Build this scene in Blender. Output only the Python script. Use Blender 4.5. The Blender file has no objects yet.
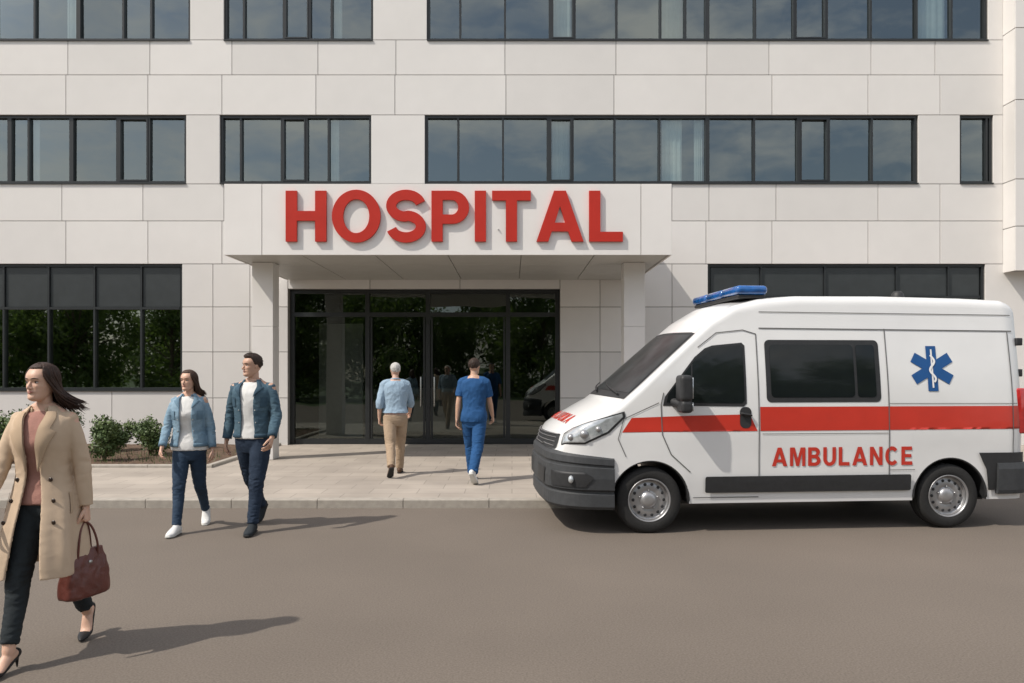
import bpy, bmesh, math, random
from mathutils import Vector, Matrix, noise
from mathutils.bvhtree import BVHTree
random.seed(7)
SC = bpy.context.scene
COL = SC.collection
rad = math.radians
V = Vector

# ------------------------------------------------------------------ materials
def new_mat(name):
    m = bpy.data.materials.new(name); m.use_nodes = True
    return m, m.node_tree, m.node_tree.nodes['Principled BSDF']

def pmat(name, col, rough=0.6, var=0.08, nscale=6.0, bump=0.0, bscale=60.0, metal=0.0, coat=0.0,
         spec=0.5, stretch=(1,1,1), col2=None, sss=0.0, detail=4.0, tone=False, big=0.0):
    m, nt, b = new_mat(name)
    N, L = nt.nodes, nt.links
    tc = N.new('ShaderNodeTexCoord'); mp = N.new('ShaderNodeMapping')
    mp.inputs['Scale'].default_value = stretch
    L.new(tc.outputs['Object'], mp.inputs['Vector'])
    nz = N.new('ShaderNodeTexNoise'); nz.inputs['Scale'].default_value = nscale; nz.inputs['Detail'].default_value = detail
    L.new(mp.outputs['Vector'], nz.inputs['Vector'])
    cr = N.new('ShaderNodeValToRGB')
    c2 = col2 if col2 else tuple(min(1, c*(1+var)) for c in col)
    c1 = col if col2 else tuple(c*(1-var) for c in col)
    cr.color_ramp.elements[0].color = (*c1, 1); cr.color_ramp.elements[1].color = (*c2, 1)
    cr.color_ramp.elements[0].position = 0.3; cr.color_ramp.elements[1].position = 0.7
    L.new(nz.outputs['Fac'], cr.inputs['Fac'])
    out = cr.outputs['Color']
    if big > 0:
        nb = N.new('ShaderNodeTexNoise'); nb.inputs['Scale'].default_value = 0.45; nb.inputs['Detail'].default_value = 6
        L.new(tc.outputs['Object'], nb.inputs['Vector'])
        mr = N.new('ShaderNodeMapRange'); mr.inputs['From Min'].default_value = .3; mr.inputs['From Max'].default_value = .7
        mr.inputs['To Min'].default_value = 1-big; mr.inputs['To Max'].default_value = 1+big
        L.new(nb.outputs['Fac'], mr.inputs['Value'])
        mx = N.new('ShaderNodeVectorMath'); mx.operation = 'SCALE'
        L.new(out, mx.inputs[0]); L.new(mr.outputs['Result'], mx.inputs['Scale']); out = mx.outputs['Vector']
    if tone:
        at = N.new('ShaderNodeAttribute'); at.attribute_name = 'tone'
        mx = N.new('ShaderNodeVectorMath'); mx.operation = 'SCALE'
        L.new(out, mx.inputs[0]); L.new(at.outputs['Fac'], mx.inputs['Scale']); out = mx.outputs['Vector']
    L.new(out, b.inputs['Base Color'])
    b.inputs['Roughness'].default_value = rough
    b.inputs['Metallic'].default_value = metal
    b.inputs['Coat Weight'].default_value = coat
    b.inputs['Coat Roughness'].default_value = 0.05
    b.inputs['Specular IOR Level'].default_value = spec
    if sss > 0:
        b.inputs['Subsurface Weight'].default_value = sss
        b.inputs['Subsurface Radius'].default_value = (0.02, 0.008, 0.004)
        b.inputs['Subsurface Scale'].default_value = 0.5
    if bump > 0:
        n2 = N.new('ShaderNodeTexNoise'); n2.inputs['Scale'].default_value = bscale; n2.inputs['Detail'].default_value = 5
        L.new(mp.outputs['Vector'], n2.inputs['Vector'])
        bp = N.new('ShaderNodeBump'); bp.inputs['Strength'].default_value = bump; bp.inputs['Distance'].default_value = 0.01
        L.new(n2.outputs['Fac'], bp.inputs['Height']); L.new(bp.outputs['Normal'], b.inputs['Normal'])
    return m

def glass_mat(name, refl=0.3, tint=(.3,.36,.38), gcol=(.7,.85,.9), wav=0.004):
    m = bpy.data.materials.new(name); m.use_nodes = True
    nt = m.node_tree; N, L = nt.nodes, nt.links; N.clear()
    o = N.new('ShaderNodeOutputMaterial'); mix = N.new('ShaderNodeMixShader')
    tr = N.new('ShaderNodeBsdfTransparent'); tr.inputs['Color'].default_value = (*tint, 1)
    gl = N.new('ShaderNodeBsdfGlossy'); gl.inputs['Color'].default_value = (*gcol, 1); gl.inputs['Roughness'].default_value = 0.015
    fr = N.new('ShaderNodeFresnel'); fr.inputs['IOR'].default_value = 1.5
    ad = N.new('ShaderNodeMath'); ad.operation = 'ADD'; ad.inputs[1].default_value = refl - .04; ad.use_clamp = True
    L.new(fr.outputs[0], ad.inputs[0]); L.new(ad.outputs[0], mix.inputs[0])
    L.new(tr.outputs[0], mix.inputs[1]); L.new(gl.outputs[0], mix.inputs[2]); L.new(mix.outputs[0], o.inputs[0])
    tc = N.new('ShaderNodeTexCoord'); nz = N.new('ShaderNodeTexNoise'); nz.inputs['Scale'].default_value = 0.9; nz.inputs['Detail'].default_value = 1
    bp = N.new('ShaderNodeBump'); bp.inputs['Strength'].default_value = 1.0; bp.inputs['Distance'].default_value = wav
    L.new(tc.outputs['Object'], nz.inputs['Vector']); L.new(nz.outputs['Fac'], bp.inputs['Height']); L.new(bp.outputs['Normal'], gl.inputs['Normal'])
    return m

M = {}
M['panel'] = pmat('cladding_panel', (.685,.665,.645), .55, .015, 3, .03, 40, tone=True, big=.03)
M['joint'] = pmat('joint_backing', (.26,.25,.24), .9, .05)
M['frame'] = pmat('dark_aluminium', (.018,.021,.023), .4, .1)
M['glass'] = glass_mat('window_glass', .23, (.50,.58,.58), (.76,.84,.82))
M['glass_low'] = glass_mat('ground_floor_glass', .27, (.14,.17,.17), (.80,.88,.82), .003)
M['glass_door'] = glass_mat('door_glass', .11, (.34,.37,.36), (.80,.88,.82), .006)
M['interior'] = pmat('interior_dark', (.075,.085,.085), .9, .2, 1.2)
M['curtain'] = pmat('curtain_white', (.8,.8,.78), .9, .05, 10)
M['shutter'] = pmat('spandrel_grey', (.035,.040,.042), .35, .1)
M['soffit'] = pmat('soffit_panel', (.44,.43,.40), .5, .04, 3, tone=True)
M['red'] = pmat('sign_red', (.46,.026,.015), .5, .06, 4, spec=.3)
M['asphalt'] = pmat('asphalt', (.150,.125,.103), .9, .24, 80, .4, 240, big=.09, detail=8)
M['soil'] = pmat('soil', (.10,.062,.04), .95, .4, 14, .9, 30)
M['kerb'] = pmat('kerb_stone', (.36,.33,.29), .85, .12, 12, .3, 90)
M['grass'] = pmat('grass_ground', (.05,.08,.025), .95, .4, 3, .5, 60)
M['leaf'] = pmat('leaf_green', (.035,.07,.016), .6, .5, 5, col2=(.10,.145,.04))
def leaf_translucent():
    m, nt, b = new_mat('leaf_tree'); N, L = nt.nodes, nt.links
    tc = N.new('ShaderNodeTexCoord'); nz = N.new('ShaderNodeTexNoise'); nz.inputs['Scale'].default_value = 1.6; nz.inputs['Detail'].default_value = 4
    L.new(tc.outputs['Object'], nz.inputs['Vector'])
    cr = N.new('ShaderNodeValToRGB'); cr.color_ramp.elements[0].position = .3; cr.color_ramp.elements[1].position = .7
    cr.color_ramp.elements[0].color = (.05,.09,.02,1); cr.color_ramp.elements[1].color = (.12,.17,.045,1)
    L.new(nz.outputs['Fac'], cr.inputs['Fac']); L.new(cr.outputs['Color'], b.inputs['Base Color']); b.inputs['Roughness'].default_value = .6
    tl = N.new('ShaderNodeBsdfTranslucent'); tl.inputs['Color'].default_value = (.20,.30,.06,1)
    mix = N.new('ShaderNodeMixShader'); mix.inputs[0].default_value = .45
    L.new(b.outputs[0], mix.inputs[1]); L.new(tl.outputs[0], mix.inputs[2]); L.new(mix.outputs[0], N['Material Output'].inputs[0])
    return m
M['leaf2'] = leaf_translucent()
M['bark'] = pmat('bark', (.09,.065,.045), .9, .3, 14, .6, 30)
M['steel'] = pmat('brushed_steel', (.45,.45,.44), .3, .05, metal=.9)
def paving():
    m, nt, b = new_mat('paving_slabs'); N, L = nt.nodes, nt.links
    tc = N.new('ShaderNodeTexCoord')
    br = N.new('ShaderNodeTexBrick'); br.inputs['Scale'].default_value = 1.0
    br.inputs['Brick Width'].default_value = .6; br.inputs['Row Height'].default_value = .4
    br.inputs['Mortar Size'].default_value = .006; br.offset = .5
    br.inputs['Color1'].default_value = (.34,.30,.26,1); br.inputs['Color2'].default_value = (.385,.34,.295,1)
    br.inputs['Mortar'].default_value = (.25,.225,.195,1)
    L.new(tc.outputs['Object'], br.inputs['Vector'])
    nz = N.new('ShaderNodeTexNoise'); nz.inputs['Scale'].default_value = 1.3; nz.inputs['Detail'].default_value = 9
    L.new(tc.outputs['Object'], nz.inputs['Vector'])
    mr = N.new('ShaderNodeMapRange'); mr.inputs['From Min'].default_value = .3; mr.inputs['From Max'].default_value = .7
    mr.inputs['To Min'].default_value = .85; mr.inputs['To Max'].default_value = 1.12
    L.new(nz.outputs['Fac'], mr.inputs['Value'])
    mx = N.new('ShaderNodeVectorMath'); mx.operation = 'SCALE'
    L.new(br.outputs['Color'], mx.inputs[0]); L.new(mr.outputs['Result'], mx.inputs['Scale'])
    L.new(mx.outputs['Vector'], b.inputs['Base Color']); b.inputs['Roughness'].default_value = .85
    bp = N.new('ShaderNodeBump'); bp.inputs['Strength'].default_value = .3; bp.inputs['Distance'].default_value = .008
    bp.invert = True
    L.new(br.outputs['Fac'], bp.inputs['Height']); L.new(bp.outputs['Normal'], b.inputs['Normal'])
    return m
M['paving'] = paving()

# ------------------------------------------------------------------ mesh builder
def cat(p0, p1, p2, p3, t):
    return .5*((2*p1)+(p2-p0)*t+(2*p0-5*p1+4*p2-p3)*t*t+(3*p1-p0-3*p2+p3)*t*t*t)

class MB:
    def __init__(s): s.v = []; s.f = []; s.m = []; s.cm = 0
    def add(s, vs, fs):
        o = len(s.v); s.v += [V(x) for x in vs]
        for f in fs: s.f.append([i+o for i in f]); s.m.append(s.cm)
    def box(s, a, b, bev=0):
        x0,y0,z0 = a; x1,y1,z1 = b
        if bev <= 0:
            vs = [(x0,y0,z0),(x1,y0,z0),(x1,y1,z0),(x0,y1,z0),(x0,y0,z1),(x1,y0,z1),(x1,y1,z1),(x0,y1,z1)]
            s.add(vs, [(0,3,2,1),(4,5,6,7),(0,1,5,4),(1,2,6,5),(2,3,7,6),(3,0,4,7)]); return
        bm = bmesh.new(); bmesh.ops.create_cube(bm, size=1)
        for v in bm.verts:
            v.co = V((x0+(v.co.x+.5)*(x1-x0), y0+(v.co.y+.5)*(y1-y0), z0+(v.co.z+.5)*(z1-z0)))
        bmesh.ops.bevel(bm, geom=list(bm.edges), offset=bev, segments=3, affect='EDGES', profile=.5)
        bm.verts.index_update()
        s.add([v.co.copy() for v in bm.verts], [[v.index for v in f.verts] for f in bm.faces]); bm.free()
    def ell(s, c, r, M3=None, nu=20, nv=12):
        c = V(c); vs = []; fs = []
        vs.append(V((0,0,-1)))
        for i in range(1, nv):
            ph = -math.pi/2+math.pi*i/nv
            for j in range(nu):
                th = 2*math.pi*j/nu
                vs.append(V((math.cos(ph)*math.cos(th), math.cos(ph)*math.sin(th), math.sin(ph))))
        vs.append(V((0,0,1)))
        for j in range(nu): fs.append((0, 1+(j+1)%nu, 1+j))
        for i in range(nv-2):
            for j in range(nu):
                a = 1+i*nu+j; b = 1+i*nu+(j+1)%nu
                fs.append((a, b, b+nu, a+nu))
        e = len(vs)-1; o = 1+(nv-2)*nu
        for j in range(nu): fs.append((o+j, o+(j+1)%nu, e))
        out = []
        for d in vs:
            p = V((d.x*r[0], d.y*r[1], d.z*r[2]))
            if M3: p = M3 @ p
            out.append(c+p)
        s.add(out, fs)
    def tube(s, pts, rr, n=14, sub=4, ref=None, rnd=True):
        pts = [V(p) for p in pts]
        rr = [(r, r) if isinstance(r, (int, float)) else r for r in rr]
        P = []; R = []
        k = len(pts)
        for i in range(k-1):
            a0, a1, a2, a3 = pts[max(i-1,0)], pts[i], pts[i+1], pts[min(i+2,k-1)]
            r0, r1, r2, r3 = rr[max(i-1,0)], rr[i], rr[i+1], rr[min(i+2,k-1)]
            for j in range(sub):
                t = j/sub
                P.append(cat(a0,a1,a2,a3,t)); R.append((max(.0005,cat(r0[0],r1[0],r2[0],r3[0],t)), max(.0005,cat(r0[1],r1[1],r2[1],r3[1],t))))
        P.append(pts[-1]); R.append(rr[-1])
        T = []
        for i in range(len(P)):
            d = P[min(i+1,len(P)-1)]-P[max(i-1,0)]
            T.append(d.normalized() if d.length > 1e-9 else V((0,0,1)))
        if rnd:
            r0 = min(R[0]); r1 = min(R[-1])
            pre = [(P[0]-T[0]*r0*.87, .5, R[0], T[0]), (P[0]-T[0]*r0*.5, .87, R[0], T[0])]
            post = [(P[-1]+T[-1]*r1*.5, .87, R[-1], T[-1]), (P[-1]+T[-1]*r1*.87, .5, R[-1], T[-1])]
            P = [a[0] for a in pre]+P+[a[0] for a in post]
            T = [a[3] for a in pre]+T+[a[3] for a in post]
            R = [(a[2][0]*a[1], a[2][1]*a[1]) for a in pre]+R+[(a[2][0]*a[1], a[2][1]*a[1]) for a in post]
        Nn = V(ref) if ref else (V((1,0,0)) if abs(T[0].x) < .8 else V((0,1,0)))
        vs = []; fs = []
        for i in range(len(P)):
            Nv = V(ref) if ref else Nn
            Nv = Nv-T[i]*Nv.dot(T[i]); Nv.normalize(); Nn = Nv
            B = T[i].cross(Nv)
            for j in range(n):
                a = 2*math.pi*j/n
                vs.append(P[i]+Nv*R[i][0]*math.cos(a)+B*R[i][1]*math.sin(a))
        for i in range(len(P)-1):
            for j in range(n):
                a = i*n+j; b = i*n+(j+1)%n
                fs.append((a, b, b+n, a+n))
        o = len(vs)-n
        fs.append(list(range(n))[::-1]); fs.append([o+j for j in range(n)])
        s.add(vs, fs)
    def xf(s, Mx, start=0):
        for i in range(start, len(s.v)): s.v[i] = Mx @ s.v[i]
    def mesh(s, name, mats, smooth=True):
        me = bpy.data.meshes.new(name)
        me.from_pydata([tuple(v) for v in s.v], [], s.f)
        for m in mats: me.materials.append(m)
        if len(mats) > 1: me.polygons.foreach_set('material_index', s.m)
        bm = bmesh.new(); bm.from_mesh(me); bmesh.ops.recalc_face_normals(bm, faces=bm.faces); bm.to_mesh(me); bm.free()
        if smooth: me.polygons.foreach_set('use_smooth', [True]*len(me.polygons))
        me.update(); return me
    def obj(s, name, mats, parent=None, smooth=True):
        if not isinstance(mats, (list, tuple)): mats = [mats]
        return link(bpy.data.objects.new(name, s.mesh(name, mats, smooth)), parent)

def link(o, parent=None):
    COL.objects.link(o)
    if parent: o.parent = parent
    return o
def empty(name, loc=(0,0,0), rz=0, parent=None):
    o = bpy.data.objects.new(name, None); o.empty_display_size = .2
    o.location = loc; o.rotation_euler = (0,0,rz); return link(o, parent)
def tag(o, label, cat_, group=None):
    o['label'] = label; o['category'] = cat_
    if group: o['group'] = group

def remeshed(mb, voxel, smooth=2, amp=0, sc=12, aniso=(1,1,1), seed=0, ampf=None):
    me = mb.mesh('tmp', []); o = bpy.data.objects.new('tmp', me); COL.objects.link(o)
    r = o.modifiers.new('r', 'REMESH'); r.mode = 'VOXEL'; r.voxel_size = voxel
    if smooth:
        sm = o.modifiers.new('s', 'SMOOTH'); sm.factor = .5; sm.iterations = smooth
    dg = bpy.context.evaluated_depsgraph_get()
    me2 = bpy.data.meshes.new_from_object(o.evaluated_get(dg))
    out = MB()
    if amp:
        ns = [v.normal.copy() for v in me2.vertices]
        for v, nn in zip(me2.vertices, ns):
            q = V((v.co.x*aniso[0], v.co.y*aniso[1], v.co.z*aniso[2]))*sc + V((seed*3.1, seed, 0))
            h = noise.noise(q)+.5*noise.noise(q*2.1)
            h = (1-abs(h)*1.6)-.5
            a = amp*(ampf(v.co) if ampf else 1)
            v.co = v.co + nn*h*a
    out.v = [v.co.copy() for v in me2.vertices]; out.f = [list(p.vertices) for p in me2.polygons]; out.m = [0]*len(out.f)
    bpy.data.objects.remove(o); bpy.data.meshes.remove(me2)
    return out

# ------------------------------------------------------------------ glyphs
def arc(cx, cy, rx, ry, a0, a1, n=14):
    return [(cx+rx*math.cos(rad(a0+(a1-a0)*i/n)), cy+ry*math.sin(rad(a0+(a1-a0)*i/n))) for i in range(n+1)]
def stroke(path, t):
    L_, R_ = [], []
    for i, p in enumerate(path):
        a = path[max(i-1,0)]; b = path[min(i+1,len(path)-1)]
        dx, dy = b[0]-a[0], b[1]-a[1]; l = math.hypot(dx, dy) or 1
        L_.append((p[0]-dy/l*t/2, p[1]+dx/l*t/2)); R_.append((p[0]+dy/l*t/2, p[1]-dx/l*t/2))
    return L_+R_[::-1]
def glyph(c):
    t = .225; h = .185
    if c == 'H': w=.82; return w, [[(0,0),(t,0),(t,.41),(w-t,.41),(w-t,0),(w,0),(w,1),(w-t,1),(w-t,.6),(t,.6),(t,1),(0,1)]]
    if c == 'O': w=.98; return w, [arc(w/2,.5,w/2,.52,0,360,48)[:-1], arc(w/2,.5,w/2-t,.52-h,0,360,48)[:-1]]
    if c == 'S':
        w=.80; ry=.205; rx=w/2-.10
        p = arc(w/2,.5+ry,rx,ry+.01,15,262,26)+[(w/2,.5)]+arc(w/2,.5-ry,rx,ry+.01,82,-165,26)
        return w, [stroke(p, .20)]
    if c == 'P': w=.76; return w, [[(0,0),(t,0),(t,.35),(.42,.35)]+arc(.42,.675,.34,.325,-90,90)+[(0,1)], [(t,.53),(.41,.53)]+arc(.41,.675,.13,.145,-90,90)+[(t,.82)]]
    if c == 'B': w=.78; return w, [[(0,0),(.44,0)]+arc(.44,.285,.34,.285,-90,60)+arc(.42,.745,.32,.255,-35,90)+[(0,1)], [(t,.18),(.42,.18)]+arc(.42,.295,.13,.115,-90,90)+[(t,.41)], [(t,.60),(.40,.60)]+arc(.40,.71,.11,.11,-90,90)+[(t,.82)]]
    if c == 'I': return t+.01, [[(0,0),(t,0),(t,1),(0,1)]]
    if c == 'T': w=.78; return w, [[(w/2-t/2,0),(w/2+t/2,0),(w/2+t/2,.81),(w,.81),(w,1),(0,1),(0,.81),(w/2-t/2,.81)]]
    if c == 'A': return .95, [[(0,0),(.355,1),(.595,1),(.95,0),(.71,0),(.64,.2),(.31,.2),(.24,0)], [(.37,.37),(.475,.70),(.58,.37)]]
    if c == 'L': w=.68; return w, [[(0,0),(w,0),(w,.19),(t,.19),(t,1),(0,1)]]
    if c == 'M': return .96, [[(0,0),(0,1),(.30,1),(.48,.38),(.66,1),(.96,1),(.96,0),(.76,0),(.76,.72),(.57,0),(.39,0),(.20,.72),(.20,0)]]
    if c == 'U': w=.80; return w, [[(0,1)]+arc(w/2,.37,w/2,.38,180,360,20)+[(w,1),(w-t,1)]+arc(w/2,.37,w/2-t,.19,360,180,20)+[(t,1)]]
    if c == 'N': w=.80; return w, [[(0,0),(0,1),(.23,1),(w-.21,.38),(w-.21,1),(w,1),(w,0),(w-.23,0),(.21,.62),(.21,0)]]
    if c == 'C': w=.86; return w, [stroke(arc(w/2+.01,.5,w/2-.10,.415,42,318,34), .205)]
    if c == 'E': w=.70; return w, [[(0,0),(w,0),(w,.19),(t,.19),(t,.41),(w-.06,.41),(w-.06,.59),(t,.59),(t,.81),(w-.02,.81),(w-.02,1),(0,1)]]
def contour_mesh(contours, ext, bev=0):
    cu = bpy.data.curves.new('c', 'CURVE'); cu.dimensions = '2D'; cu.fill_mode = 'BOTH'
    cu.extrude = ext; cu.bevel_depth = bev; cu.bevel_resolution = 1
    for c in contours:
        sp = cu.splines.new('POLY'); sp.points.add(len(c)-1); sp.use_cyclic_u = True
        for i, p in enumerate(c): sp.points[i].co = (p[0], p[1], 0, 1)
    o = bpy.data.objects.new('c', cu); COL.objects.link(o)
    dg = bpy.context.evaluated_depsgraph_get()
    me = bpy.data.meshes.new_from_object(o.evaluated_get(dg))
    bpy.data.objects.remove(o); return me
def layout(text, width, height, gap=.1):
    tot = sum(glyph(c)[0] for c in text)+gap*(len(text)-1)
    k = width/tot; x = 0; out = []
    for c in text:
        w, cs = glyph(c)
        out.append((c, [[((x+p[0])*k, p[1]*height) for p in cc] for cc in cs])); x += w+gap
    return out

# ================================================================== BUILDING
D = 16.45; S = 48.4; EY = 1.65
FX = lambda u: (u-512)/S
FZ = lambda v: EY+(370-v)/S
bld = empty('hospital_building', (0, D, 0))
tag(bld, 'pale stone-clad modern hospital building with ribbon windows', 'building')
wall = MB()
def solid(u0, u1, v0, v1, joints=(), vj=()):
    x0, x1, z0, z1 = FX(u0), FX(u1), FZ(v1), FZ(v0)
    wall.cm = 1; wall.box((x0+.004,.03,z0+.004),(x1-.004,.36,z1-.004)); 
    wall.cm = 0
    xs = [x0]+[FX(j) for j in joints if u0 < j < u1]+[x1]
    zs = [z0]+sorted(FZ(j) for j in vj if v0 < j < v1)+[z1]
    g = .006
    for a, b in zip(xs, xs[1:]):
        for c, d in zip(zs, zs[1:]):
            wall.box((a+g,0,c+g),(b-g,.032,d-g), .004)
UL, UR = -260, 1290
jA = [-210,-120,-90,-12,68,150,232,318,396,505,616,707,769,871,935]
jB = [-200,-95,-15,66,148,222,316,395,506,614,706,772,868,940]
jC = [-190,-100,-18,62,143,224,318,400,505,616,672,709,776,878,940]
wgroups3 = [(UL+60,-40),(-8,190),(224,373),(427,988)]
wgroups2 = [(UL+60,-40),(-8,186),(220,371),(425,918),(960,993)]
solid(UL,1003,-112,-72,jA); solid(UL,1003,-72,-30,jB)
def piers(groups, v0, v1, uend):
    u = UL
    for a, b in groups:
        if a > u: solid(u, a, v0, v1)
        u = b
    if uend > u: solid(u, uend, v0, v1)
piers(wgroups3,-30,40,1003)
solid(UL,1003,40,75,jA); solid(UL,1003,75,115,jB)
piers(wgroups2,115,184,1003)
solid(UL,1003,184,221,jC); solid(UL,1003,221,264,jB)
gw_l = (-230,182); gw_r = (708,985)
solid(UL,gw_l[0],264,390); solid(gw_l[1],288,264,446,(213,250),(307,352,398))
solid(UL,gw_l[1],390,452,(-120,-40,40,112))
solid(288,560,264,289,(370,460)); 
solid(560,708,264,446,(600,640,672),(307,352,398))
solid(gw_r[0],1300,390,452,(800,900)); solid(gw_r[1],1300,264,390,(1060,1150))
def wing():
    x0, x1 = FX(1003)+.0, FX(1300); zb = 3.65
    zt = FZ(-112)
    zz = [zb, 4.55, 5.5, 7.1, 8.55, 10.1, zt]
    wall.cm = 1; wall.box((x0+.03,-.37,zb+.03),(x1,.4,zt-.03))
    wall.cm = 0
    for c, d in zip(zz, zz[1:]):
        wall.box((x0,-.40,c+.008),(x0+1.6,-.366,d-.008),.004); wall.box((x0+1.616,-.40,c+.008),(x1,-.366,d-.008),.004)
        wall.box((x0-.002,-.362,c+.008),(x0+.034,.03,d-.008),.004)
wing()
wo = wall.obj('wall', [M['panel'], M['joint']], bld, smooth=False)
me = wo.data
at = me.attributes.new('tone', 'FLOAT', 'FACE')
bm = bmesh.new(); bm.from_mesh(me); bm.faces.ensure_lookup_table()
seen = set(); vals = [1.0]*len(bm.faces)
for f in bm.faces:
    if f.index in seen: continue
    st = [f]; tn = random.uniform(.94, 1.05); seen.add(f.index)
    while st:
        g = st.pop(); vals[g.index] = tn
        for e in g.edges:
            for h in e.link_faces:
                if h.index not in seen: seen.add(h.index); st.append(h)
bm.free(); at.data.foreach_set('value', vals)

def window(u0, u1, v0, v1, mull, trans=(), glass='glass', fw=.05, thick=(), curt=(), spandrel=None, casement=()):
    x0, x1, z0, z1 = FX(u0), FX(u1), FZ(v1), FZ(v0)
    w = MB(); fd0, fd1 = .05, .17
    w.box((x0,fd0,z1-fw),(x1,fd1,z1)); w.box((x0,fd0,z0),(x1,fd1,z0+fw))
    w.box((x0,fd0+.001,z0+fw),(x0+fw,fd1,z1-fw)); w.box((x1-fw,fd0+.001,z0+fw),(x1,fd1,z1-fw))
    for u in mull:
        x = FX(u); t = .02 if u not in thick else .042
        w.box((x-t,fd0+.002,z0+fw),(x+t,fd1-.002,z1-fw))
    for a, b in casement:
        xa, xb = FX(a)+.022, FX(b)-.022; q = .03
        w.box((xa,fd0-.01,z0+fw),(xa+q,fd1-.02,z1-fw)); w.box((xb-q,fd0-.01,z0+fw),(xb,fd1-.02,z1-fw))
        w.box((xa+q,fd0-.009,z0+fw+.002),(xb-q,fd1-.02,z0+fw+q)); w.box((xa+q,fd0-.009,z1-fw-q),(xb-q,fd1-.02,z1-fw-.002))
    xs = [x0+fw]+[FX(u) for u in mull]+[x1-fw]
    for v in trans:
        z = FZ(v)
        for a, b in zip(xs, xs[1:]): w.box((a+.02,fd0+.004,z-.025),(b-.02,fd1-.004,z+.025))
    win = w.obj('window', M['frame'], bld, smooth=False)
    g = MB(); 
    for a, b in zip(xs, xs[1:]):
        r1, r2 = random.uniform(-.006,.006), random.uniform(-.006,.006)
        g.add([(a,.12+r1,z0+.02),(b,.12+r2,z0+.02),(b,.12-r1,z1-.02),(a,.12-r2,z1-.02)], [(0,1,2,3)])
    g.obj('glass', M[glass], win, smooth=False)
    s = MB(); s.box((x0+.002,-.03,z0-.025),(x1-.002,.05,z0-.001)); s.obj('sill', M['frame'], win, smooth=False)
    if spandrel:
        p = MB(); za, zb_ = FZ(spandrel), z1-fw
        for a, b in zip(xs, xs[1:]):
            p.box((a+.024,.090,za+.03),(b-.024,.108,zb_-.004),.003)
        p.obj('spandrel_panel', M['shutter'], win, smooth=False)
    for a, b in curt:
        c = MB(); n = 14; vs = []
        for k in range(n+1):
            xa = FX(a)+(FX(b)-FX(a))*k/n; ya = .20+.015*math.sin(k*1.9)
            vs += [(xa,ya,z0),(xa,ya,z1)]
        c.add(vs, [(2*k,2*k+2,2*k+3,2*k+1) for k in range(n)])
        c.obj('curtain', M['curtain'], win)
for (v0, v1) in ((-28,40),(115,183)):
    top = v0 < 0
    window(UL+60,-40,v0,v1,(-160,-120,-80))
    if top:
        window(-8,190,v0,v1,(33,77,122,150),(), thick=(77,), curt=((62,72),))
        window(224,373,v0,v1,(243,283,309,331),casement=((283,309),), curt=((332,340),))
        window(427,988,v0,v1,(460,505,551,575,617,661,686,708,756,795,828,872,918,953),thick=(551,708),curt=((554,572),(663,684),(921,950)), casement=((551,575),(795,828)))
    else:
        window(-8,186,v0,v1,(8,27,70,117,148),thick=(8,70,117),casement=((117,148),), curt=((28,34),))
        window(220,371,v0,v1,(240,281,306,328),casement=((281,306),), curt=((329,337),))
        window(425,918,v0,v1,(458,503,549,573,615,660,708,755,800,830,873),thick=(549,708,800),casement=((549,573),(800,830)),curt=((553,570),(664,684),(696,705)))
        window(960,993,v0,v1,(988,))
window(gw_l[0],gw_l[1],264,390,(-180,-135,-90,-45,2,47,93,140),(308,),'glass_low',thick=(),spandrel=308)
window(gw_r[0],gw_r[1],264,390,(762,826,898,950),(297,),'glass_low',spandrel=297)
it = MB()
def room(z0, z1, dep):
    it.add([(FX(UL),dep,z0),(FX(1300),dep,z0),(FX(1300),dep,z1),(FX(UL),dep,z1)], [(0,1,2,3)])
    it.box((FX(UL),.37,z0-.05),(FX(1300),dep,z0)); it.box((FX(UL),.37,z1),(FX(1300),dep,z1+.05))
room(.12,4.0,5.0); room(5.3,7.3,2.5); room(8.3,10.3,2.5)
for x in (-13,-6.3,6.1,12.5):
    it.box((x,.37,.12),(x+.3,5,3.98))
it.box((FX(UL)-.02,.3,0),(FX(UL)+.05,5.2,11.5)); it.box((FX(1300)-.05,.45,0),(FX(1300)+.02,5.2,11.5))
it.box((FX(UL),.37,11.3),(FX(1300),8,11.45))
it.obj('interior', M['interior'], bld, smooth=False)

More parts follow.
